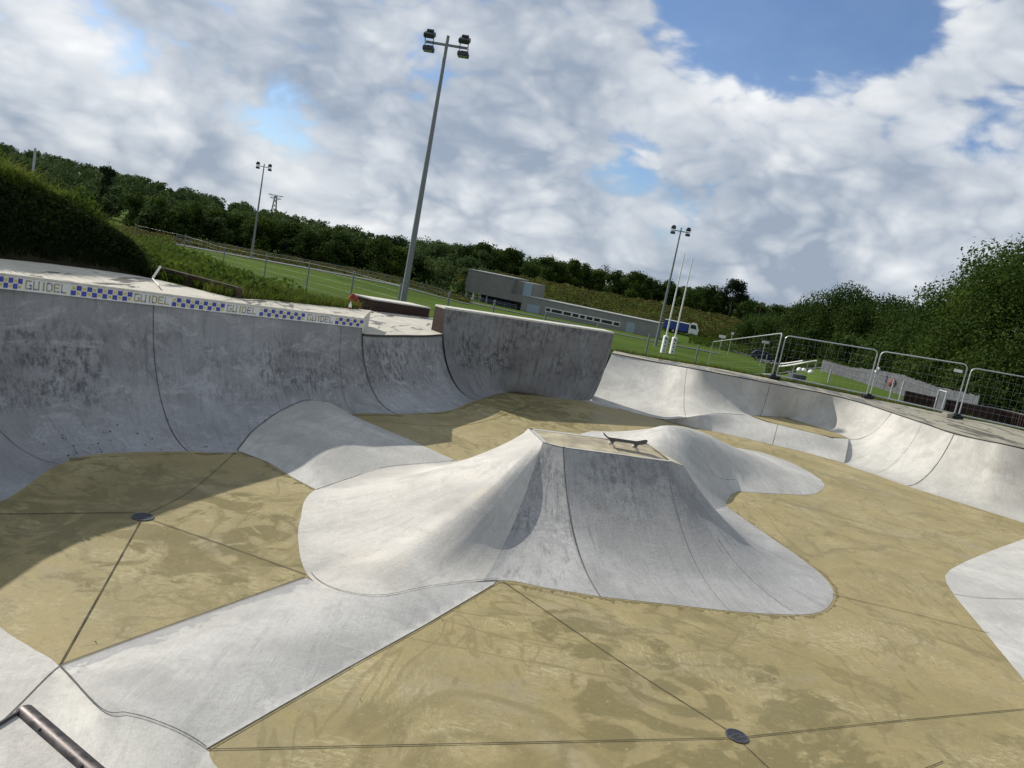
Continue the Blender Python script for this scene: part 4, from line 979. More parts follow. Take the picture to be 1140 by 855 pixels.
# ---- wood on the hills (one mass)
Vs = []; Fs = []; nb_f = 0; crowns = 0
for k in range(620):
    px = r2.uniform(-140, 560); rr_ = 135+r2.uniform(0, 1)**1.2*430
    d = ray(px, 300); az = atan2(d[0], d[1]); 
    x, y = rr_*sin(az), rr_*cos(az); h = r2.uniform(3.6, 8.2)*(.85 if rr_ < 200 else 1.05); wd = h*r2.uniform(.75, 1.15); n = 620 if rr_ < 260 else 380
    C, dd = crown_pts(make_blobs(h, wd, r2, 8, .1), n, r2); C += [x, y, Zt(x, y)-.3]
    V, Fq = leafquads(C, .42 if rr_ < 260 else .66, dd, r2); Vs.append(V); Fs.append(Fq+nb_f); nb_f += len(V)
for k in range(260):                                    # right part of the skyline wood
    px = r2.uniform(480, 1200); rr_ = r2.uniform(235, 330); d = ray(px, 330); az = atan2(d[0], d[1]); x, y = rr_*sin(az), rr_*cos(az); h = r2.uniform(5, 7.4); wd = h*r2.uniform(.8, 1.1)
    C, dd = crown_pts(make_blobs(h, wd, r2, 8, .1), 260, r2); C += [x, y, Zt(x, y)-.3]
    V, Fq = leafquads(C, .65, dd, r2); Vs.append(V); Fs.append(Fq+nb_f); nb_f += len(V)
tag(mesh_obj('far_wood', np.concatenate(Vs), np.concatenate(Fs), M['leafW']), 'dense dark green wood covering the hills along the horizon', kind='stuff')
# ---- scrub strips
def scrubs(name, items, mat, label, size, seed_):
    r = np.random.default_rng(seed_); C = []
    for (pa, pb, ra, rb_, n, hmin, hmax) in items:
        u = r.uniform(0, 1, n); az = [atan2(*ray(pa+(pb-pa)*q, 300)[:2]) for q in u]; rr_ = r.uniform(ra, rb_, n); x = rr_*np.sin(az); y = rr_*np.cos(az)
        hh = hmin+(hmax-hmin)*(.5+.5*np.sin(x*.9)*np.sin(y*.6+x*.3)); C.append(np.c_[x, y, Zt(x, y)+r.uniform(0, 1, n)**.7*hh])
    C = np.concatenate(C); V, Fq = leafquads(C, size, np.tile([0, 0, .6], (len(C), 1)), r); o = mesh_obj(name, V, Fq, mat); tag(o, label, kind='stuff')
scrubs('scrub_bank', [(440, 900, 166, 190, 26000, .3, 1.3)], M['scrub'], 'brownish green scrub on the bank behind the sports building', .34, 8)
scrubs('rough_grass', [(100, 530, 119, 135, 16000, .2, .8), (60, 190, 60, 119, 12000, .3, 1.4)], M['scrub'], 'tall dry grass beyond the pitch', .26, 9)
scrubs('road_scrub', [(785, 905, 140, 176, 8000, .3, 1.2), (880, 1000, 72, 100, 8000, .15, .6)], M['weed'], 'green undergrowth beside the road', .26, 10)

# ---- trees one by one
def place_row(protos, spots, labels, group):
    used = {}
    for i, (px, rr_, s_) in enumerate(spots):
        k = i % len(protos); d = ray(px, 300+ (px-570)*.194); az = atan2(d[0], d[1]); x, y = rr_*sin(az), rr_*cos(az)
        t = protos[k] if k not in used else copy_tree(protos[k]); used[k] = 1
        t.location = (x, y, zg(x, y)-.1); t.rotation_euler = (0, 0, r2.uniform(0, 6.28)); t.scale = (s_, s_, s_*r2.uniform(.92, 1.08)); setlabel(t, labels[k], group)
L1 = ['rounded mid green tree in the row beyond the pitch', 'bushy dark green tree in the row beyond the pitch', 'loose fresh green tree in the row beyond the pitch', 'low spreading green tree in the row beyond the pitch']
pr = [tree('pitch_tree', 6.0, 6.0, 2600, .30, M['leafB'], r2, L1[0], None, (0, 0, 0), nb=16, base=.12), tree('pitch_tree', 6.2, 5.2, 2600, .30, M['leafA'], r2, L1[1], None, (0, 0, 0), nb=16, base=.12),
      tree('pitch_tree', 6.4, 5.0, 2200, .28, M['leafC'], r2, L1[2], None, (0, 0, 0), nb=15, base=.14), tree('pitch_tree', 4.8, 6.6, 2400, .30, M['leafB'], r2, L1[3], None, (0, 0, 0), nb=14, base=.12)]
spots = []
px = 150
while px < 490:
    spots.append((px+r2.normal(0, 4), 134+r2.uniform(0, 14), r2.uniform(.85, 1.12))); px += r2.uniform(11, 17)
place_row(pr, spots, L1, 'trees in the row beyond the pitch')
L2_ = ['tall dark leafy tree in the row behind the sports building', 'broad deep green tree in the row behind the sports building', 'lighter green open tree in the row behind the sports building']
pr = [tree('wood_edge_tree', 7.2, 5.6, 3000, .34, M['leafA'], r2, L2_[0], None, (0, 0, 0), nb=18, base=.1), tree('wood_edge_tree', 6.2, 7.0, 3000, .36, M['leafA'], r2, L2_[1], None, (0, 0, 0), nb=18, base=.1), tree('wood_edge_tree', 6.8, 5.6, 2400, .34, M['leafC'], r2, L2_[2], None, (0, 0, 0), nb=14, base=.15)]
spots = []; px = 505
while px < 905:
    q = r2.uniform(.82, 1.10) if px < 800 else r2.uniform(.75, 1.0)
    spots.append((px+r2.normal(0, 4), 196+r2.uniform(0, 24), q)); px += r2.uniform(9, 14)
place_row(pr, spots, L2_, 'trees along the edge of the wood')
# a few trees with an outline of their own
def at(px, rr_):
    d = ray(px, 300+(px-570)*.194); az = atan2(d[0], d[1]); x, y = rr_*sin(az), rr_*cos(az); return (x, y, zg(x, y)-.1)
def bare(name, h, loc, label, r):
    t = thing(name, label, 'tree', loc); mb = MB(); R0 = .16
    mb.tube([(0, 0, 0), (.1, 0, h*.4), (0, .1, h*.7), (.05, 0, h)], [R0, R0*.7, R0*.4, R0*.15], 6)
    for k in range(26):
        z0 = h*r.uniform(.35, .95); a = r.uniform(0, 6.28); l = (h-z0)*.5+.7; mb.tube([(0, 0, z0), (l*.5*cos(a), l*.5*sin(a), z0+l*.4), (l*.8*cos(a+.3), l*.8*sin(a+.3), z0+l*.95)], [.06, .04, .018], 4)
    mb.build('trunk', M['bark'], t); C = np.c_[r.normal(0, 1.0, 240), r.normal(0, 1.0, 240), h*.72+r.normal(0, 1.1, 240)]; V, Fq = leafquads(C, .26, None, r); mesh_obj('crown', V, Fq, M['leafA'], t); return t
bare('thin_tree', 7.9, at(612, 232), 'nearly bare tree sticking out above the wood behind the building', r2)
bare('thin_tree', 8.0, at(670, 235), 'sparse twiggy tree poking above the wood left of the goal posts', r2)
t = tree('umbrella_tree', 7.2, 8.0, 2600, .32, M['leafP'], r2, 'flat topped dark tree beside the tall floodlight mast', None, at(432, 165), nb=14, base=.62, squash=.5)
t = tree('pine_tree', 10.2, 6.6, 3200, .34, M['leafP'], r2, 'dark pine standing above the wood right of the goal posts', None, at(812, 205), nb=16, base=.45)
t = tree('cypress_tree', 9.5, 3.4, 2200, .32, M['leafP'], r2, 'narrow dark conifer on the hill behind the mound', None, at(118, 190), nb=16, base=.1)
# right hand wood: nearer trees with visible leaves
big = [(905, 118, 8.8, 9.5, 7000, .30, 'leafA', 'dark rounded tree beside the climbing road'), (938, 98, 9.0, 9.2, 8000, .28, 'leafA', 'broad dark tree crowning the wood behind the long grey palisade'),
       (975, 92, 8.7, 8.4, 8000, .27, 'leafA', 'dark domed tree left of the gap in the right wood'), (1010, 78, 7.4, 7.2, 8000, .24, 'leafB', 'mid green tree in the gap of the right wood'),
       (1040, 62, 8.3, 8.0, 10000, .21, 'leafB', 'leafy green tree rising right of the gap in the wood'), (1078, 56, 9.5, 8.6, 12000, .20, 'leafC', 'tall fresh green tree above the second fence panel'),
       (1120, 52, 10.6, 9.0, 14000, .19, 'leafB', 'tallest tree at the right edge of the picture'), (1175, 48, 11.3, 9.5, 12000, .19, 'leafB', 'tall tree cut by the right edge of the picture'), (1050, 70, 9.0, 8, 6000, .24, 'leafA', 'dark tree standing behind the leafy right hand trees'), (865, 140, 8.0, 8.5, 4500, .32, 'leafA', 'dark tree left of the climbing road'), (838, 165, 7.5, 8, 3500, .34, 'leafA', 'dark tree behind the leaning bare pole')]
for px, rr_, h, wd, n, ls, mt, lb in big: tree('broadleaf_tree', h, wd, int(n*2.3), ls*.66, M[mt], r2, lb, None, at(px, rr_), r2.uniform(0, 6), nb=26, base=.08)
bushes = [(960, 84, 3.2, 6.5, 'leafA', 'dark bush under the trees behind the palisade'), (992, 74, 3.4, 6.0, 'leafA', 'low dark bush left of the white markers'), (1022, 62, 3.4, 5.6, 'leafB', 'green bush behind the red and white markers'), (1052, 56, 3.6, 5.6, 'leafB', 'leafy bush behind the pale pallet'),
          (1085, 51, 3.6, 5.4, 'leafC', 'fresh green bush behind the end of the palisade'), (1118, 49, 3.2, 5.2, 'leafB', 'green bush above the dry grass slope'), (1150, 46, 3.4, 5.2, 'leafB', 'green bush at the right edge'), (925, 98, 3.0, 7.0, 'leafA', 'dark bush beside the grassy verge of the road'), (890, 118, 2.6, 6.0, 'leafA', 'dark bush at the bend of the climbing road')]
for px, rr_, h, wd, mt, lb in bushes:
    t = tree('bush', h, wd, 4200, .19 if rr_ < 70 else .27, M[mt], r2, lb, None, at(px, rr_), r2.uniform(0, 6), nb=14, base=.05, trunk=False); t['category'] = 'bush'
    bpy.data.objects[t.name]; [setattr(c, 'name', 'foliage') for c in children(t)]

# ================================================================== BUILT THINGS AROUND
# ---- floodlight masts
def mast_proto(H=14.0):
    t = thing('floodlight_mast', '', 'floodlight')
    mb = MB(); mb.tube([(0, 0, -.8), (0, 0, 0), (0, 0, H*.5), (0, 0, H)], [.17, .17, .125, .075], 14); mb.build('pole', M['galvd'], t, True)
    mb = MB(); mb.lathe([(.30, 0), (.30, .04), (.19, .05)], (0, 0, 0), 12); mb.build('base_plate', M['galvd'], t)
    mb = MB(); z = H-.42; mb.box((0, 0, z), (2.05, .10, .10)); mb.build('cross_arm', M['galvd'], t)
    for x in (-.86, .86):
        for s_ in (1, -1):
            R = Matrix.Rotation(radians(28 if s_ > 0 else -8), 3, 'X')
            mb = MB(); c = Vector((x, -.1*s_-.05, z+.30*s_)); mb.box(tuple(c), (.54, .38, .22), ch=.05, M=R); mb.box(tuple(c+R @ Vector((0, .12, .16))), (.34, .16, .12), ch=.03, M=R)
            mb.box((x-.2, c.y*.5, z+.15*s_), (.03, .05, .30)); mb.box((x+.2, c.y*.5, z+.15*s_), (.03, .05, .30)); lm = mb.build('lamp_head', M['lamp'], t)
            mb = MB(); mb.box(tuple(c+R @ Vector((0, -.03, -.123))), (.46, .28, .01), M=R); mb.build('lens', M['glass'], lm)
    return t
mt0 = mast_proto()
def mast_at(t, px, py, dist, ytop, rz, label):
    b = D(px, py, dist); z = zg(b[0], b[1]); H = proj_top(b, px, py, ytop); t.location = (b[0], b[1], z); t.rotation_euler = (0, 0, rz); s_ = (H-z)/14.0; t.scale = (s_, s_, s_); t['label'] = label; t['group'] = 'floodlight masts round the pitch'
def proj_top(b, px, py, ytop):                          # height at which the plumb line over b reaches that picture row
    lo, hi = -5., 60.
    for _ in range(50):
        m_ = (lo+hi)/2
        if proj((b[0], b[1], m_))[1] > ytop: lo = m_
        else: hi = m_
    return lo
mt1 = copy_tree(mt0); mt2 = copy_tree(mt0)
mast_at(mt0, 448.5, 337, 36, 40, -.1, 'tallest grey floodlight mast, rising behind the rusted box on the deck')
mast_at(mt1, 279.5, 289, 116, 182.5, .15, 'grey floodlight mast at the far side of the pitch by the left tree row')
mast_at(mt2, 729, 388, 88, 253.5, -.25, 'grey floodlight mast beside the pair of rugby posts')
# ---- rugby posts
def rugby(px, py, dist, ytop, label):
    b = D(px, py, dist); z = zg(b[0], b[1]); H = proj_top(b, px, py, ytop)-z; t = thing('rugby_post', label, 'rugby post', (b[0], b[1], z), 0, 'pair of rugby posts')
    mb = MB(); mb.tube([(0, 0, 0), (0, 0, H*.45), (0, 0, H)], [.085, .075, .05], 12); mb.build('post', M['white'], t, True)
    hp_ = 1.6; mb = MB(); mb.box((0, 0, hp_/2), (.42, .42, hp_), .2, ch=.07); pad = mb.build('pad', M['white'], t)
    mb = MB()                                            # blue writing-like blocks running up the pad
    Rf = Matrix.Rotation(.2, 3, 'Z')
    for zz_, dx, ww, hh in ((1.38, -.03, .20, .09), (1.30, .04, .12, .10), (1.05, -.02, .13, .10), (.90, .03, .10, .05), (.68, 0, .14, .11), (.46, .03, .09, .06), (.26, -.02, .13, .10)):
        p = Rf @ Vector((dx, -.213, zz_)); mb.box(tuple(p), (ww, .006, hh), M=Rf)
    mb.build('pad_lettering', M['navy'], pad); return t
rugby(735.5, 402.5, 70, 282.5, 'left white rugby post, its padded foot printed in dark blue')
rugby(745.5, 402.5, 72.5, 287.5, 'right white rugby post, slightly shorter and nearer the truck')
# ---- thin pale pole behind the mound
b = D(36, 200, 60); zt_ = proj_top(b, 36, 200, 165); mb = MB(); zb = zg(b[0], b[1]); mb.tube([(b[0], b[1], zb), (b[0], b[1], zt_)], .075, 8); tag(mb.build('flag_pole', M['galv'], recenter=True), 'thin pale pole standing behind the grassy mound', 'pole')
b0 = D(843, 362, 158); mb = MB(); mb.tube([(b0[0], b0[1], zg(b0[0], b0[1])-.3), tuple(D(848.5, 336, 158))], [.12, .08], 6); tag(mb.build('bare_pole', M['bark'], recenter=True), 'leaning bare wooden pole against the dark trees', 'pole')
# ---- pylons
def pylon(px, ytop, dist, label):
    b = D(px, ytop+30, dist); zt_ = proj_top(b, px, ytop, ytop); H = zt_+2; t = thing('pylon', label, 'pylon', (b[0], b[1], -2), .5); mb = MB(); hw = H*.11
    for sx in (-1, 1):
        for sy in (-1, 1): mb.tube([(sx*hw, sy*hw, 0), (sx*hw*.25, sy*hw*.25, H)], .22, 4)
    for k in range(8):
        z0, z1 = H*k/8, H*(k+1)/8; w0, w1 = hw*(1-.75*k/8), hw*(1-.75*(k+1)/8)
        for s_ in (-1, 1): mb.tube([(-w0, s_*w0, z0), (w1, s_*w1, z1)], .13, 4); mb.tube([(w0, s_*w0, z0), (-w1, s_*w1, z1)], .13, 4)
    mb.build('lattice', M['galvd'], t); mb = MB()
    for z_, l in ((H*.985, 5.5), (H*.90, 4.2)):
        for s_ in (-1, 1): mb.tube([(0, 0, z_-.9), (s_*l, 0, z_+.5)], .20, 4); mb.tube([(0, 0, z_+.5), (s_*l, 0, z_+.5)], .16, 4)
    mb.build('cross_arms', M['galvd'], t)
pylon(303, 217.5, 620, 'small steel pylon on the hill behind the far mast'); pylon(567, 282, 600, 'tiny steel pylon showing above the wood behind the building')

# ---- sports building
bA = D(514, 338, 140); bB = D(733, 387, 131); bA[2] = bB[2] = -3.7
dv = (bB-bA)/np.linalg.norm(bB-bA); dn_ = np.array([-dv[1], dv[0], 0])       # dn_ points away from the camera
def fac(px, py):
    d = ray(px, py); n = dn_; t = ((bA-EYE)@n)/(d@n); p = EYE+d*t; return float((p-bA)@dv), float(p[2])
bl = thing('sports_building', 'long low grey sports building with a two storey block and deep blue recess', 'building', tuple(bA), atan2(dv[1], dv[0]))
def fb(mb, s0, s1, z0, z1, y0, y1, mi=0): return mb.box(((s0+s1)/2, (y0+y1)/2, (z0+z1)/2-bA[2]), (s1-s0, y1-y0, z1-z0), mi=mi)
s0 = fac(518, 320)[0]; s1 = fac(570, 318)[0]; s2 = fac(590, 325)[0]; s3 = fac(579, 345)[0]; sE = fac(733, 365)[0]
zU = fac(519, 299.5)[1]; zB = fac(516, 323.5)[1]; zL = fac(620, 337)[1]
mb = MB(); fb(mb, s0, s1, zB, zU, 0, 9); mb.build('upper_block', M['build'], bl)
mb = MB(); fb(mb, s1, s2, zL-.1, zU-.25, 1.6, 9); so = mb.build('stair_block', M['build'], bl)
a_ = fac(583, 314); c_ = fac(588, 327); mb = MB(); fb(mb, a_[0]-.3, c_[0]+.1, zL, a_[1], 1.50, 1.62); mb.build('door', M['pale'], so)
mb = MB(); fb(mb, s3, sE, -4.6, zL, .02, 5); low_ = mb.build('lower_block', M['build2'], bl)
mb = MB(); fb(mb, s0-.1, s1+.1, zU, zU+.14, -.1, 9.1); fb(mb, s3-.1, sE+.1, zL, zL+.14, -.08, 5.1); mb.build('roof_edge', M['roofe'], bl)
mb = MB(); fb(mb, s1+.02, s3-.02, zB, zL-.02, .03, 3); mb.build('fascia', M['build'], bl)
mb = MB(); fb(mb, s0+2.2, s3-.02, -4.2, zB-.02, 3.0, 9); rc = mb.build('recess_wall', M['blue'], bl)
mb = MB(); fb(mb, s3-3.0, s3-.9, -3.7, -1.1, 2.93, 2.99); mb.build('dark_doors', M['win'], rc)
for k, x in enumerate((s0+.25, s0+1.6, s0+2.9, s0+4.2)):
    mb = MB(); mb.tube([(x, .5, -.3), (x, .5, zB-bA[2])], .14 if k != 1 else .24, 10); mb.build('column', M['white'] if k == 1 else M['galv'], bl)
mb = MB()
for z_ in (.5, .8, 1.1): mb.tube([(s0-.5, -1.0, z_), (s3-.5, -1.0, z_)], .035, 6)
for x in np.linspace(s0-.5, s3-.5, 11): mb.tube([(x, -1.0, 0), (x, -1.0, 1.15)], .04, 6)
mb.build('railing', M['galvd'], bl)
def door(x0, y0, x1, y1, nm='door'):
    a_, c_ = fac(x0, y0), fac(x1, y1); mb = MB(); fb(mb, a_[0], c_[0], c_[1], a_[1], -.05, .06); return mb.build(nm, M['pale'], bl)
door(587.5, 338, 599, 353); door(698, 358, 704.5, 375)
cuts = [(607.5, 342), (614, 343), (627, 346), (637, 348), (645.5, 350), (652.5, 351.5), (661, 353), (669.5, 354.5), (683, 357), (691, 359)]
zt1 = fac(607, 341.5)[1]; 
for (xa, ya), (xb, yb) in zip(cuts[:-1], cuts[1:]):
    sa, sb = fac(xa, ya)[0], fac(xb, yb)[0]; mb = MB(); fb(mb, sa+.02, sb-.02, zt1-.80, zt1, -.06, .03); wf = mb.build('window', M['white'], bl)
    mb = MB(); fb(mb, sa+.14, sb-.14, zt1-.66, zt1-.14, -.075, -.062); mb.build('pane', M['win'], wf)
# ---- truck
def wheel(mb_name, x, y, r, w_, par):
    mb = MB(); mb.lathe([(r*.55, -w_/2), (r*.95, -w_/2), (r, -w_*.3), (r, w_*.3), (r*.95, w_/2), (r*.55, w_/2)], (x, y, r), 20, M=Matrix.Rotation(pi/2, 3, 'X')); wo = mb.build('wheel', M['black'], par, True)
    mb = MB(); mb.lathe([(.02, -w_*.52), (r*.54, -w_*.50), (r*.54, w_*.50), (.02, w_*.52)], (x, y, r), 14, M=Matrix.Rotation(pi/2, 3, 'X')); mb.build('hub', M['galv'], wo, True)
tp = D(757, 382, 165); tp[2] = zg(tp[0], tp[1])+.1
tk = thing('lorry', 'blue bodied lorry with a white cab parked beyond the rugby posts', 'lorry', tuple(tp), -.28)
mb = MB(); mb.prism([(1.2, .55), (1.2, 2.55), (1.5, 2.75), (2.55, 2.72), (2.95, 1.75), (3.1, 1.6), (3.1, .55)], -1.05, 1.05); cb_ = mb.build('cab', M['white'], tk)
mb = MB(); mb.prism([(2.58, 2.5), (2.90, 1.72), (2.93, 1.74), (2.62, 2.52)], -.92, .92); mb.build('windscreen', M['win'], cb_)
for s_ in (-1, 1):
    mb = MB(); mb.prism([(1.5, 1.65), (1.5, 2.45), (2.45, 2.45), (2.78, 1.65)], s_*1.052, s_*1.07); mb.build('side_window', M['win'], cb_)
mb = MB(); mb.lathe([(.13, 0), (.13, .2), (.05, .26)], (1.9, 0, 2.73), 10); mb.build('beacon', M['orange'], cb_)
mb = MB(); mb.box((-1.5, 0, 1.55), (5.0, 2.1, 1.75), ch=.12); bd = mb.build('body', M['bluetruck'], tk); mb = MB(); mb.box((-1.5, 0, 2.46), (5.02, 2.12, .10)); mb.build('body_rim', M['white'], bd)
mb = MB(); mb.box((-.7, 0, .62), (7.2, .9, .2)); mb.build('chassis', M['black'], tk)
for x in (2.2, -1.9, -3.1):
    for s_ in (-1, 1): wheel('w', x, s_*.9, .46, .28, tk)
# ---- dark hatchback
cp = D(851, 397, 128); cp[2] = zg(cp[0], cp[1])+.12
cr = thing('parked_car', 'dark navy hatchback on the road behind the fence panels', 'car', tuple(cp), -.20)
prof_ = [(-2.0, .35), (-2.05, .75), (-1.95, .95), (-1.55, 1.40), (-1.2, 1.47), (.1, 1.45), (.55, 1.32), (1.15, .98), (1.75, .88), (2.05, .70), (2.08, .40), (1.9, .25), (-1.85, .25)]
mb = MB(); mb.prism(prof_, -.84, .84); bo = mb.build('body', M['navy'], cr); bmd = bo.modifiers.new('round', 'BEVEL'); bmd.width = .07; bmd.segments = 2
for s_ in (-1, 1):
    mb = MB(); mb.prism([(-1.45, .98), (-1.25, 1.36), (.05, 1.36), (.45, 1.26), (.9, .98)], s_*.842, s_*.855); mb.build('side_window', M['win'], bo)
mb = MB(); mb.prism([(.56, 1.335), (1.13, 1.0), (1.15, 1.03), (.58, 1.36)], -.72, .72); mb.build('windscreen', M['win'], bo)
for s_ in (-1, 1):
    mb = MB(); mb.box((2.03, s_*.62, .68), (.08, .3, .14), ch=.02); mb.build('headlight', M['glass'], bo)
    for x in (-1.3, 1.3): wheel('w', x, s_*.78, .31, .2, cr)
# ---- signs, bollards and rails round the car park
def sign(px, py, pxt, pyt, dist, w_, h_, name, label, mat, rnd=False, rz=0):
    b = D(px, py, dist); z = zg(b[0], b[1]); zt_ = max(z+.8, proj_top(b, px, py, pyt)); t = thing(name, label, 'sign', (b[0], b[1], z), rz); H = zt_-z
    mb = MB(); mb.tube([(0, 0, 0), (0, 0, H)], .045, 8); mb.build('post', M['galv'], t)
    mb = MB()
    if rnd: mb.lathe([(w_/2, -.015), (w_/2, .015)], (0, -.06, H-.1), 20, M=Matrix.Rotation(pi/2, 3, 'X'))
    else: mb.box((0, -.06, H-.1), (w_, .03, h_), ch=.01)
    mb.build('panel', M['white'], t); return t
sign(801, 389, 803, 374, 118, .95, .42, 'road_sign', 'small white rectangular sign left of the round sign', None, rz=-.3)
sign(811, 391, 812, 370.5, 118, .42, .42, 'road_sign', 'small round white sign beyond the leaning fence panel', None, True)
sign(850, 390, 853, 380, 96, 1.0, .32, 'road_sign', 'white slanted name board above the dark car', None, rz=.35)
def rail(pts, name, label, h, dist):
    t = thing(name, label, 'barrier', tuple(pts[0])); mb = MB(); P_ = curve(pts, 12, len(pts) > 2); tops = [(p[0], p[1], zg(p[0], p[1])+h) for p in P_]; mb.tube(tops, .07, 8); wp(mb.build('top_rail', M['white'], t))
    for i in (0, 4, 8, 11): mb = MB(); mb.tube([(tops[i][0], tops[i][1], tops[i][2]-h-.1), tops[i]], .05, 6); wp(mb.build('post', M['galv'], t))
rail([D(871, 399, 82), D(893, 405, 79)], 'guard_rail', 'upper white barrier rail beside the road', .75, 80); rail([D(867, 408, 70), D(889, 413, 68), D(906, 415, 68)], 'guard_rail', 'lower longer white barrier rail beside the road', .75, 70)
cpx = D(895, 418, 60); mb = MB(); 
for k in range(3): mb.lathe([(.16, 0), (.22, .12), (.14, .27), (.04, .32)], (cpx[0]+.42*(k-1), cpx[1]+.3*(k % 2), zg(cpx[0], cpx[1])+.12), 10)
tag(mb.build('white_bags', M['white'], recenter=True), 'white sacks heaped on the verge at the end of the lower rail', 'sacks')
sp_ = D(885, 428, 44); mb = MB(); zz_ = zg(sp_[0], sp_[1]); mb.box((sp_[0], sp_[1], zz_+.30), (.85, .5, .72), .3, ch=.04); tag(mb.build('utility_box', M['grey_wood'], recenter=True), 'grey utility box on the grass behind the second fence panel', 'box')
# ---- grey palisade along the verge
ps = [(913, 414, 62), (925, 414.5, 60), (945, 419, 58), (970, 428, 54), (1000, 438, 50), (1040, 448, 46), (1086, 459, 42)]
pt = [400.5, 404, 409, 411.5, 417.5, 431, 441]
pls = thing('palisade_fence', 'long wavy fence of grey upright boards beyond the mesh panels', 'fence', tuple(D(*ps[0]))); BP = curve([D(*q) for q in ps], 150)
hs = np.interp(np.linspace(0, 6, 150), range(7), [proj_top(D(*q), q[0], q[1], yt)-zg(*D(*q)[:2]) for q, yt in zip(ps, pt)]); mb = MB()
for i in range(149):
    a, b = BP[i], BP[i+1]; d = b-a; l = hypot(d[0], d[1]); z = zg(a[0], a[1]); hh = max(.7, hs[i])*random.uniform(.97, 1.03)
    mb.box(((a[0]+b[0])/2, (a[1]+b[1])/2, z+hh/2-.1), (l*.93, .03, hh+.2), atan2(d[1], d[0])+random.gauss(0, .03))
wp(mb.build('boards', M['grey_wood'], pls)); mb = MB()
for k in (.3, .75): mb.tube([(p[0], p[1]+.05, zg(p[0], p[1])+max(.7, h_)*k) for p, h_ in zip(BP[::6], hs[::6])], .035, 5)
wp(mb.build('cross_rail', M['grey_wood'], pls))
for i, (px, yt, dist) in enumerate(((923, 411, 45), (1004 ,424, 40), (993, 422, 41))):
    b = D(px-3, yt+22, dist); zb = zg(b[0], b[1]); mb = MB(); mb.tube([(b[0], b[1], zb-.1), (b[0], b[1], proj_top(b, px, yt, yt))], .05, 8)
    tag(mb.build('marker_post', M['galv'], recenter=True), ['pale post standing in front of the left end of the palisade', 'pale post behind the third fence panel, right of its neighbour', 'pale post just right of the joint of two fence panels'][i], 'post')
for i, (px, py) in enumerate(((978, 411), (976, 414), (992.5, 418.5), (1014, 423))):
    b = D(px, py, 52); zb = zg(b[0], b[1]); mb = MB(); mb.tube([(b[0], b[1], zb), (b[0], b[1], b[2])], .035, 6); mb.lathe([(.05, -.07), (.13, 0), (.05, .12)], tuple(b), 10)
    tag(mb.build('white_marker', M['white'], recenter=True), ['upper small white topped marker left of the third fence panel', 'lower small white topped marker left of the third fence panel', 'white topped marker over the red sack', 'single white topped marker behind the palisade'][i], 'marker')
b = D(990, 427, 48); mb = MB(); zb = zg(b[0], b[1]); top_z = proj_top(b, 990, 423, 420)
mb.lathe([(.10, zb+(top_z-zb)*.45), (.18, zb+(top_z-zb)*.5), (.24, zb+(top_z-zb)*.7), (.15, zb+(top_z-zb)*.9), (.05, top_z)], (b[0], b[1]-.35, 0), 9); tag(mb.build('red_sack', M['faded'], recenter=True), 'faded red sack hung on the palisade', 'sack')
# pallet leaning near the fence
b0, b1 = D(1041.5, 450.5, 33), D(1050, 452.5, 32.6); zb = zg(b0[0], b0[1]); zt_ = proj_top(b0, 1045, 434, 434.5); pal = thing('pallet', 'upright pale timber frame standing before the palisade', 'pallet', tuple(b0)); mb = MB()
for q in (b0, b1): mb.box((q[0], q[1], (zb+zt_)/2), (.06, .06, zt_-zb))
for z_ in (zt_, ): mb.tube([(b0[0], b0[1], z_), (b1[0], b1[1], z_)], .035, 4)
wp(mb.build('frame', M['galv'], pal)); mb = MB(); mb.add([(b0[0], b0[1]+.04, zb), (b1[0], b1[1]+.04, zb), (b1[0], b1[1]+.04, zt_-.05), (b0[0], b0[1]+.04, zt_-.05), (b0[0], b0[1]+.07, zb), (b1[0], b1[1]+.07, zb), (b1[0], b1[1]+.07, zt_-.05), (b0[0], b0[1]+.07, zt_-.05)], [(0, 1, 2, 3), (7, 6, 5, 4), (0, 4, 5, 1), (1, 5, 6, 2), (2, 6, 7, 3), (3, 7, 4, 0)]); wp(mb.build('backing', M['grey_wood'], pal))

# ---- corten planter edge behind the right fence
ce = [Z(1005, 449, 1.6), Z(1040, 457, 1.6), Z(1075, 464, 1.6), Z(1140, 477.5, 1.6), np.array([21.5, 21.3, 1.6])]; Cc = curve(ce, 60); Cc[:, :2] *= 1.035; mb = MB(); n = len(Cc)
v = []
for i, p in enumerate(Cc):
    o_ = .03*(1 if i % 2 else -1)*0; hgt = .42
    v += [(p[0], p[1], 1.5), (p[0], p[1], 1.6+hgt), (p[0]*1.006, p[1]*1.006, 1.6+hgt), (p[0]*1.006, p[1]*1.006, 1.5)]
f = [(4*i+k, 4*i+4+k, 4*i+4+(k+1) % 4, 4*i+(k+1) % 4) for i in range(n-1) for k in range(4)]+[(0, 1, 2, 3), (4*n-1, 4*n-2, 4*n-3, 4*n-4)]
mb.add(v, f); pe = thing('planter_edge', 'low dark red ribbed edging board behind the right fence panels', 'edging', tuple(ce[0])); wp(mb.build('board', M['rust'], pe)); mb = MB()
for i in range(0, n-1):
    for t_ in (.0, .33, .66):
        p = lerp(Cc[i], Cc[i+1], t_); mb.box((p[0]*.9985, p[1]*.9985, 1.80), (.05, .05, .40))
wp(mb.build('ribs', M['rust'], pe)); mb = MB(); mb.tube([(p[0]*1.003, p[1]*1.003, 2.03) for p in Cc], .025, 5); wp(mb.build('top_strip', M['galvd'], pe))

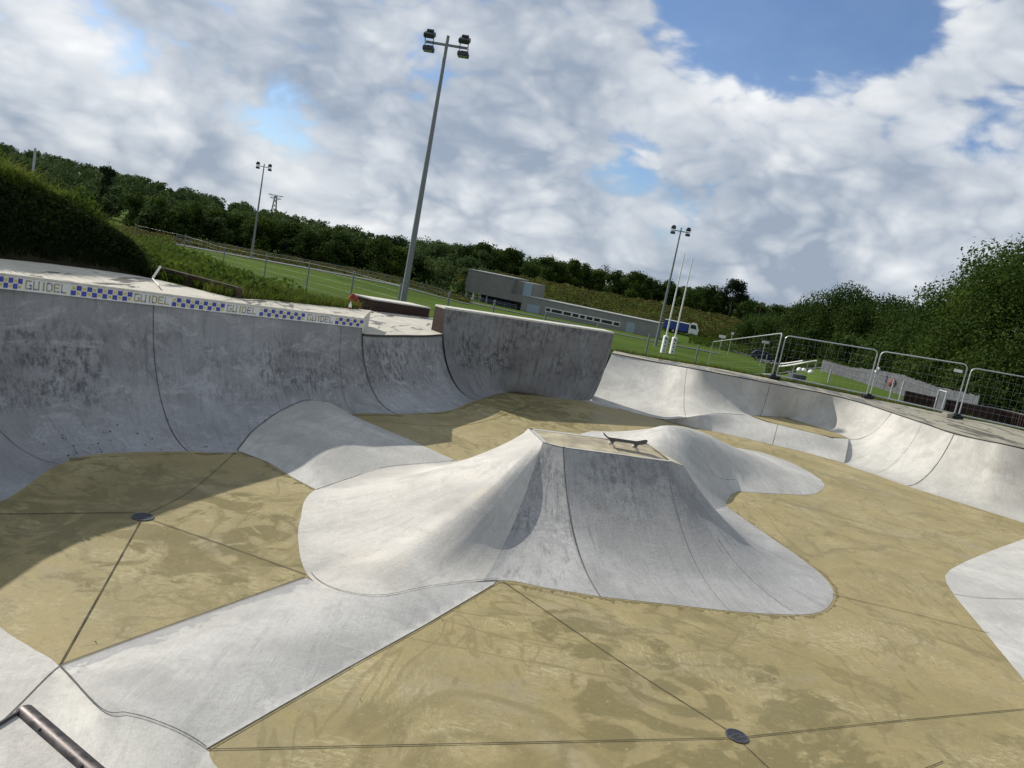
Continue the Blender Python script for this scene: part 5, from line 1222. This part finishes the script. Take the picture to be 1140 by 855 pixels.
# ---- temporary mesh fence panels
def panel(bl_, br_, hl, hr, label, wires=(15, 6), lid=None):
    t = thing('temporary_fence', label, 'fence panel', tuple(bl_), 0, 'temporary mesh fence panels'); a, b = np.array(bl_), np.array(br_); up = np.array([0, 0, 1.]); A2_, B2_ = a+up*hl, b+up*hr; c = .16; d = (b-a)/np.linalg.norm(b-a); dt = (B2_-A2_)/np.linalg.norm(B2_-A2_)
    pts = [a+up*.03, A2_-up*c]+[A2_-up*c*(1-sin(w_))+dt*c*(1-cos(w_)) for w_ in (pi/8, pi/4, 3*pi/8)]+[A2_+dt*c, B2_-dt*c]+[B2_-dt*c*(1-sin(w_))-up*c*(1-cos(w_)) for w_ in (pi/8, pi/4, 3*pi/8)]+[B2_-up*c, b+up*.03]
    mb = MB(); mb.tube([tuple(p) for p in pts], .023, 8); mb.tube([tuple(a+up*.16), tuple(b+up*.16)], .024, 8); wp(mb.build('tube_frame', M['galv'], t, True))
    mb = MB(); nv, nh = wires
    for i in range(1, nv): q = i/nv; mb.tube([tuple(lerp(a, b, q)+up*.16), tuple(lerp(A2_, B2_, q)-up*.02)], .0013, 4, cap=False)
    for j in range(1, nh): q = j/nh; mb.tube([tuple(lerp(a+up*.16, A2_, q)), tuple(lerp(b+up*.16, B2_, q))], .0014, 4, cap=False)
    wp(mb.build('wire_mesh', M['galv'], t)); return t
def foot(p, label, rz=.4):
    mb = MB(); mb.box((p[0], p[1], p[2]+.07), (.50, .20, .11), rz, ch=.03); mb.box((p[0], p[1], p[2]+.16), (.2, .12, .06), rz, ch=.01); tag(mb.build('rubber_block', M['black'], recenter=True), label, 'fence foot', 'feet of the fence panels')
q = lambda px, py, z=1.6: Z(px, py, z)
pA = D(787, 410.5, 46); pA[2] = zg(pA[0], pA[1]); hA = proj_top(pA, 791, 380, 380.5)-pA[2]
p1, p2, p3, p4, p5, p6 = q(858.5, 421.5), q(863, 422.5), q(963.5, 443.5), q(967.5, 444), q(1061, 465.5), q(1066, 466.5)
pZ = q(1175, 490)
def hat(b, px, py): return proj_top(b, px, py, py)-b[2]
panel(pA, p1, hA, hat(p1, 862, 371), 'mesh fence panel running away from the bowl, left of the others', (20, 6))
panel(p2, p3, hat(p2, 869, 373.5), hat(p3, 974, 390), 'mesh fence panel in front of the car park road and its barriers')
panel(p4, p5, hat(p4, 978, 391), hat(p5, 1074, 406), 'mesh fence panel carrying a small white plate in its top corner')
panel(p6, pZ, hat(p6, 1079, 409.5), hat(pZ, 1188, 429), 'mesh fence panel cut off by the right edge of the picture')
foot(lerp(p1, p2, .5), 'black foot under the joint left of the car park panel'); foot(lerp(p3, p4, .5), 'black foot under the joint between the second and third panels'); foot(lerp(p5, p6, .5)+np.array([0, -.05, 0]), 'black foot under the joint nearest the right edge')
pb = lerp(p5, p6, .5)+np.array([-.42, -.22, 0]); mb = MB(); mb.box(tuple(pb+[0, 0, .08]), (.34, .22, .16), .5, ch=.02); tag(mb.build('concrete_block', M['deckr'], recenter=True), 'small concrete block beside the rightmost fence foot', 'block')
pp = lerp(p4, p5, .905); mb = MB(); mb.box(tuple(pp+np.array([0, -.04, hat(p5, 1074, 406)-.27])), (.26, .012, .10), atan2(*(p5-p4)[[1, 0]])); tag(mb.build('name_plate', M['white'], recenter=True), 'small blank white plate hung high on the third fence panel', 'plate')
st0, st1 = D(849.5, 420, 33.5), D(854, 396, 33.2); mb = MB(); mb.tube([(st0[0], st0[1], 1.5), tuple(st1)], .024, 8); mb.tube([tuple(D(840, 421, 33.5)), tuple(D(858, 420.5, 33))], .024, 8); tag(mb.build('fence_brace', M['galv'], recenter=True), 'loose steel brace leaning at the foot of the first panel', 'brace')

# ---- pitch fence: posts, two wires and fine mesh
fps = [(150, 262, 100), (205, 276, 92), (249, 288, 82), (295, 300, 68), (342, 313, 57), (391, 325, 48), (443, 338, 42), (497, 347, 42), (548, 352, 44), (605, 364, 45), (663, 376, 46), (720, 388, 46.5), (775, 398, 48)]
ft = [250, 262, 275.5, 284, 292, 303, 317, 326, 335, 349, 361.5, 372.5, 385]
fe = thing('pitch_fence', 'grey post and wire fence along the near side of the pitch', 'fence', tuple(D(*fps[0]))); tops = []; lows = []
for (px, py, dist), yt in zip(fps, ft):
    b = D(px, py, dist); z = zg(b[0], b[1]); zt_ = proj_top(b, px, py, yt); tops.append(np.array([b[0], b[1], zt_])); lows.append(np.array([b[0], b[1], z]))
    mb = MB(); mb.tube([(b[0], b[1], z-.2), (b[0], b[1], zt_)], .055, 8); mb.lathe([(.062, zt_), (.062, zt_+.03), (.01, zt_+.05)], (b[0], b[1], 0), 8); wp(mb.build('post', M['galvd'], fe))
mb = MB()
for q_ in (.97, .8, .6, .4, .2, .04): mb.tube([tuple(lerp(a, b, q_)) for a, b in zip(lows, tops)], 0.004 if q_ > .9 else .0025, 4, cap=False)
wp(mb.build('wire', M['galvd'], fe))
f2 = [(196, 266, 122), (250, 279, 121), (310, 294, 120), (370, 308, 119), (430, 323, 118), (500, 341, 118)]
fe = thing('path_fence', 'grey rail fence along the path on the far side of the pitch', 'fence', tuple(D(*f2[0]))); pts = curve([D(*a) for a in f2], 34); mb = MB()
for h_ in (.55, 1.05): mb.tube([(p[0], p[1], zg(p[0], p[1])+h_) for p in pts], .045, 5)
wp(mb.build('rails', M['galvd'], fe))
for p in pts[::2]: z = zg(p[0], p[1]); mb = MB(); mb.tube([(p[0], p[1], z-.1), (p[0], p[1], z+1.1)], .05, 6); wp(mb.build('post', M['galvd'], fe))

# ---- small things on the left deck
zt_ = 2.29; a = Z(169.5, 310.5, zt_); d_ = D(179, 296.3, hypot(a[0], a[1])+.05); mb = MB(); mb.tube([tuple(a), tuple(lerp(a, d_, .9)), tuple(d_)], [.020, .020, .018], 10); e = Z(177, 319, 2.30)
mb.tube([tuple(a+[0, 0, .012]), tuple(e+np.array([0, 0, .012]))], .014, 8); tag(mb.build('bent_bar', M['white'], recenter=True), 'short white metal bar leaning at the back edge of the deck', 'bar')
kr_ = thing('timber_rail', 'low dark timber rail on posts along the back of the deck', 'rail', tuple(Z(212, 321, 2.22)))
ra, rb_ = Z(205, 317, 2.2), Z(265, 331.5, 2.19); zt_ = [proj_top(ra, 207, 305, 306.5), proj_top(rb_, 265, 321.5, 322)]
def beam(a, b, w_, h_):
    d = np.array(b)-np.array(a); l = np.linalg.norm(d); X_ = Vector(d/l); Y_ = Vector((0, 0, 1)).cross(X_).normalized(); Z_ = X_.cross(Y_); R = Matrix((X_, Y_, Z_)).transposed(); mb = MB(); mb.box(tuple((np.array(a)+np.array(b))/2), (l, w_, h_), M=R, ch=.012); return mb
a0 = np.array([ra[0], ra[1], zt_[0]]); b0 = np.array([rb_[0], rb_[1], zt_[1]]); a00 = a0+(a0-b0)*.55; a00[2] = a0[2]+.02
wp(beam(a00, b0, .09, .08).build('beam', M['wood'], kr_)); lo_a, lo_b = lerp(a0, b0, .52)-[0, 0, .16], b0-[0, 0, .17]; wp(beam(lo_a, lo_b, .07, .06).build('lower_rail', M['wood'], kr_))
for k in (-.5, .06, .53, .99):
    p = lerp(a0, b0, k); mb = MB(); mb.box((p[0], p[1], p[2]-.22), (.11, .11, .5), .6, ch=.01); wp(mb.build('post', M['wood'], kr_))
# red cloth and bottle
b = Z(391.5, 341.5, zd(385)); top_ = proj_top(b, 393, 327, 327.5)-b[2]; rc_ = np.random.default_rng(4); v = []; f = []; nn_ = 18
for k, (rad, zz_) in enumerate(((.17, 0), (.18, .05), (.15, .11), (.115, .17), (.075, .23), (.045, .275), (.012, .30))):
    for j in range(nn_):
        w_ = 2*pi*j/nn_; q_ = rad*(1+.30*sin(3*w_+k*.5)+.16*sin(7*w_+1.3*k)+.06*rc_.normal()); v.append((b[0]+q_*cos(w_)*1.1, b[1]+q_*sin(w_), b[2]+zz_*top_/.30*(1+.06*sin(5*w_))+(0 if k else .0)))
for k in range(6):
    for j in range(nn_): f.append((k*nn_+j, k*nn_+(j+1) % nn_, (k+1)*nn_+(j+1) % nn_, (k+1)*nn_+j))
f.append(tuple(range(6*nn_, 7*nn_))); tag(mesh_obj('red_jacket', v, f, M['red'], None, True, recenter=True), 'crumpled red jacket heaped at the back edge of the deck', 'jacket')
b = Z(389, 346.3, zd(385)); bt = thing('bottle', 'small white bottle with a reddish band in front of the red jacket', 'bottle', tuple(b)); mb = MB(); mb.lathe([(.030, 0), (.034, .02), (.034, .15), (.014, .19), (.014, .225)], n=12); mb.build('body', M['white'], bt, True)
mb = MB(); mb.lathe([(.0352, .05), (.0352, .09)], n=12); mb.build('band', M['red'], bt); mb = MB(); mb.lathe([(.016, .225), (.016, .245)], n=10); mb.build('cap', M['red'], bt)
# rusted box on the lower deck
bx = thing('ledge_box', 'long low rusted box with a pale top standing on the lower deck', 'box', tuple(bx0)); x0, x1 = bx0, bx1; t0, t1 = proj_top(x0, 415, 334, 334.2), proj_top(x1, 475, 343, 343.8)
h_ = (t0-x0[2]+t1-x1[2])/2; d = (x1-x0); l = np.linalg.norm(d[:2]); nn2 = np.array([-d[1], d[0], 0])/l
def hex8(a, b, wv_, z0a, z0b, z1a, z1b):
    P = [a+[0, 0, z0a], b+[0, 0, z0b], b+wv_+[0, 0, z0b], a+wv_+[0, 0, z0a], a+[0, 0, z1a], b+[0, 0, z1b], b+wv_+[0, 0, z1b], a+wv_+[0, 0, z1a]]; mb = MB(); mb.add(P, [(3, 2, 1, 0), (4, 5, 6, 7), (0, 1, 5, 4), (1, 2, 6, 5), (2, 3, 7, 6), (3, 0, 4, 7)]); return mb
wp(hex8(x0, x1, nn2*.9, -.1, -.1, t0-x0[2], t1-x1[2]).build('side_board', M['rust'], bx)); wp(hex8(x0-nn2*.02, x1-nn2*.02, nn2*.94, t0-x0[2]+.003, t1-x1[2]+.003, t0-x0[2]+.045, t1-x1[2]+.045).build('top_slab', M['lip'], bx))

# ================================================================== SKY AND SUN
SUN_EL = radians(34); SDIR = np.array([-.853, .522])           # horizontal direction towards the sun
sd_ = np.array([SDIR[0]*cos(SUN_EL), SDIR[1]*cos(SUN_EL), sin(SUN_EL)])
ld = bpy.data.lights.new('sun', 'SUN'); lo_ = bpy.data.objects.new('sun', ld); COL.objects.link(lo_)
ld.energy = 4.6; ld.angle = radians(.5); ld.color = (1, .945, .86)
lo_.location = (0, 0, 60); lo_.rotation_euler = Vector(tuple(sd_)).to_track_quat('Z', 'Y').to_euler()
w = bpy.data.worlds.new('World'); scene.world = w; w.use_nodes = True; nt = w.node_tree
class WT(NT):
    def __init__(s, t): s.t = t
W = WT(nt); nt.nodes.clear()
outw = W.n('ShaderNodeOutputWorld'); bg = W.n('ShaderNodeBackground'); W.l(bg.outputs[0], outw.inputs[0])
sky = W.n('ShaderNodeTexSky'); sky.sky_type = 'NISHITA'; sky.sun_disc = False; sky.sun_elevation = SUN_EL; sky.sun_rotation = atan2(SDIR[0], SDIR[1]); sky.air_density = 1.0; sky.dust_density = .6; sky.ozone_density = 2.5
dirv = W.n('ShaderNodeTexCoord').outputs['Generated']
sp = W.n('ShaderNodeSeparateXYZ'); W.l(dirv, sp.inputs[0])
vs_ = W.n('ShaderNodeVectorMath'); vs_.operation = 'MULTIPLY'; W.l(dirv, vs_.inputs[0]); vs_.inputs[1].default_value = (1, 1, 1.7); cv = vs_.outputs[0]
wv = W.n('ShaderNodeTexNoise'); wv.inputs['Scale'].default_value = 5.0; wv.inputs['Detail'].default_value = 4; W.l(cv, wv.inputs['Vector'])
vm = W.n('ShaderNodeVectorMath'); vm.operation = 'MULTIPLY_ADD'; W.l(wv.outputs['Color'], vm.inputs[0]); vm.inputs[1].default_value = (.13, .13, .13); W.l(cv, vm.inputs[2]); cw = vm.outputs[0]
n1_ = W.noise(cw, 4.2, 6, .56); n2_ = W.noise(W.mapv(cw, loc=(5, 2, 1)), 6.5, 6, .60); n3_ = W.noise(W.mapv(cw, loc=(1, 7, 3)), 15.0, 5, .62)
vo_ = W.n('ShaderNodeTexVoronoi'); vo_.feature = 'F1'; vo_.inputs['Scale'].default_value = 13.0; vo_.inputs['Detail'].default_value = 2.0; vo_.inputs['Roughness'].default_value = .55; 
W.l(cw, vo_.inputs['Vector']); puff = W.math('SUBTRACT', .5, vo_.outputs['Distance'])
def blob(lst):
    acc = None
    for px, py, rad, wt in lst:
        d = ray(px, py); d = d/np.linalg.norm(d); k = FPX/rad
        dp = W.n('ShaderNodeVectorMath'); dp.operation = 'DOT_PRODUCT'; W.l(dirv, dp.inputs[0]); dp.inputs[1].default_value = tuple(d)
        e = W.math('POWER', 2.718, W.math('MULTIPLY', W.math('SUBTRACT', dp.outputs['Value'], 1.0), k*k*1.4))
        e = W.math('MULTIPLY', e, wt); acc = e if acc is None else W.math('ADD', acc, e)
    return acc
CLEAR_ = [(828, 45, 60, .40), (895, 5, 75, .42), (1000, 5, 60, .34), (790, 5, 50, .30), (960, 55, 40, .14), (335, 160, 42, .32), (275, 128, 42, .28), (150, 82, 46, .34), (95, 62, 34, .28), (215, 105, 30, .12), (405, 185, 38, .24), (700, 175, 36, .30), (752, 250, 34, .26), (1095, 148, 46, .32), (690, 258, 24, .12), (560, 130, 40, .12), (480, 60, 40, .10), (640, 20, 50, .14), (250, 20, 40, .12), (1120, 100, 30, .10)]
CLEAR = [(x_, y_, r_*(.85 if x_ < 450 else 1), w_*(.66 if x_ < 450 else .88)) for x_, y_, r_, w_ in CLEAR_ if (x_, y_) != (405, 185)]
WHITE = [(330, 205, 50, .22), (40, 62, 52, .42), (105, 118, 52, .30), (200, 128, 44, .36), (290, 175, 40, .22), (795, 108, 46, .46), (850, 150, 45, .22), (1090, 75, 62, .42), (632, 160, 24, .50), (450, 228, 66, .36), (560, 250, 60, .30), (690, 262, 40, .42), (824, 297, 16, .5), (1060, 290, 55, .36), (985, 290, 30, .36), (1130, 235, 40, .30), (60, 150, 50, .18), (340, 222, 60, .26), (480, 10, 40, .16), (945, 150, 55, .16), (645, 300, 40, .26), (910, 60, 40, .12), (20, 30, 40, .2)]
GREY = [(965, 215, 90, .20), (880, 285, 60, .18), (600, 60, 120, .10), (350, 60, 90, .12), (150, 195, 55, .22), (590, 190, 70, .16), (1090, 200, 55, .16), (240, 75, 45, .14), (50, 110, 30, .12), (740, 300, 45, .18), (450, 140, 60, .12), (130, 25, 40, .14), (250, 200, 35, .14), (900, 110, 40, .08)]
cov = W.math('ADD', W.math('ADD', W.math('ADD', W.math('MULTIPLY', n1_, .95), W.math('MULTIPLY', n3_, .40)), W.math('MULTIPLY', puff, .30)), .150)
wb = blob(WHITE); gb = blob(GREY)
cov = W.math('ADD', W.math('SUBTRACT', cov, blob(CLEAR)), W.math('ADD', W.math('MULTIPLY', wb, .42), W.math('MULTIPLY', gb, .5)))
mask = W.ramp(cov, .42, .66, .05, .97)
edge_ = W.math('MULTIPLY', W.ramp(cov, .86, .56), .22)
br_ = W.math('ADD', W.math('ADD', W.math('MULTIPLY', W.math('SUBTRACT', n2_, .5), 1.35), W.math('MULTIPLY', W.math('SUBTRACT', n3_, .5), .5)), W.math('MULTIPLY', puff, .85))
br_ = W.math('ADD', W.math('SUBTRACT', W.math('ADD', W.math('ADD', br_, .36), edge_), W.math('MULTIPLY', gb, .8)), wb)
ccol = W.mix(W.ramp(br_, -.25, 1.0, 0, 1, False), (.30, .36, .45), (.86, .875, .885))
skc = W.mix(1.0, sky.outputs[0], (.082, .092, .108), 'MULTIPLY')
fin = W.mix(mask, skc, ccol)
# below the horizon: dim ground colour
fin = W.mix(W.ramp(sp.outputs[2], -.02, -.10), fin, (.10, .12, .07))
W.l(fin, bg.inputs[0]); bg.inputs[1].default_value = 1.0
scene.view_settings.view_transform = 'Standard'; scene.view_settings.look = 'None'; scene.view_settings.gamma = 1; scene.view_settings.exposure = 0.16
scene.view_settings.use_curve_mapping = False
scene.render.engine = 'CYCLES'
scene.render.resolution_x = 1024; scene.render.resolution_y = 768
scene.cycles.max_bounces = 5; scene.cycles.diffuse_bounces = 3; scene.cycles.transparent_max_bounces = 4
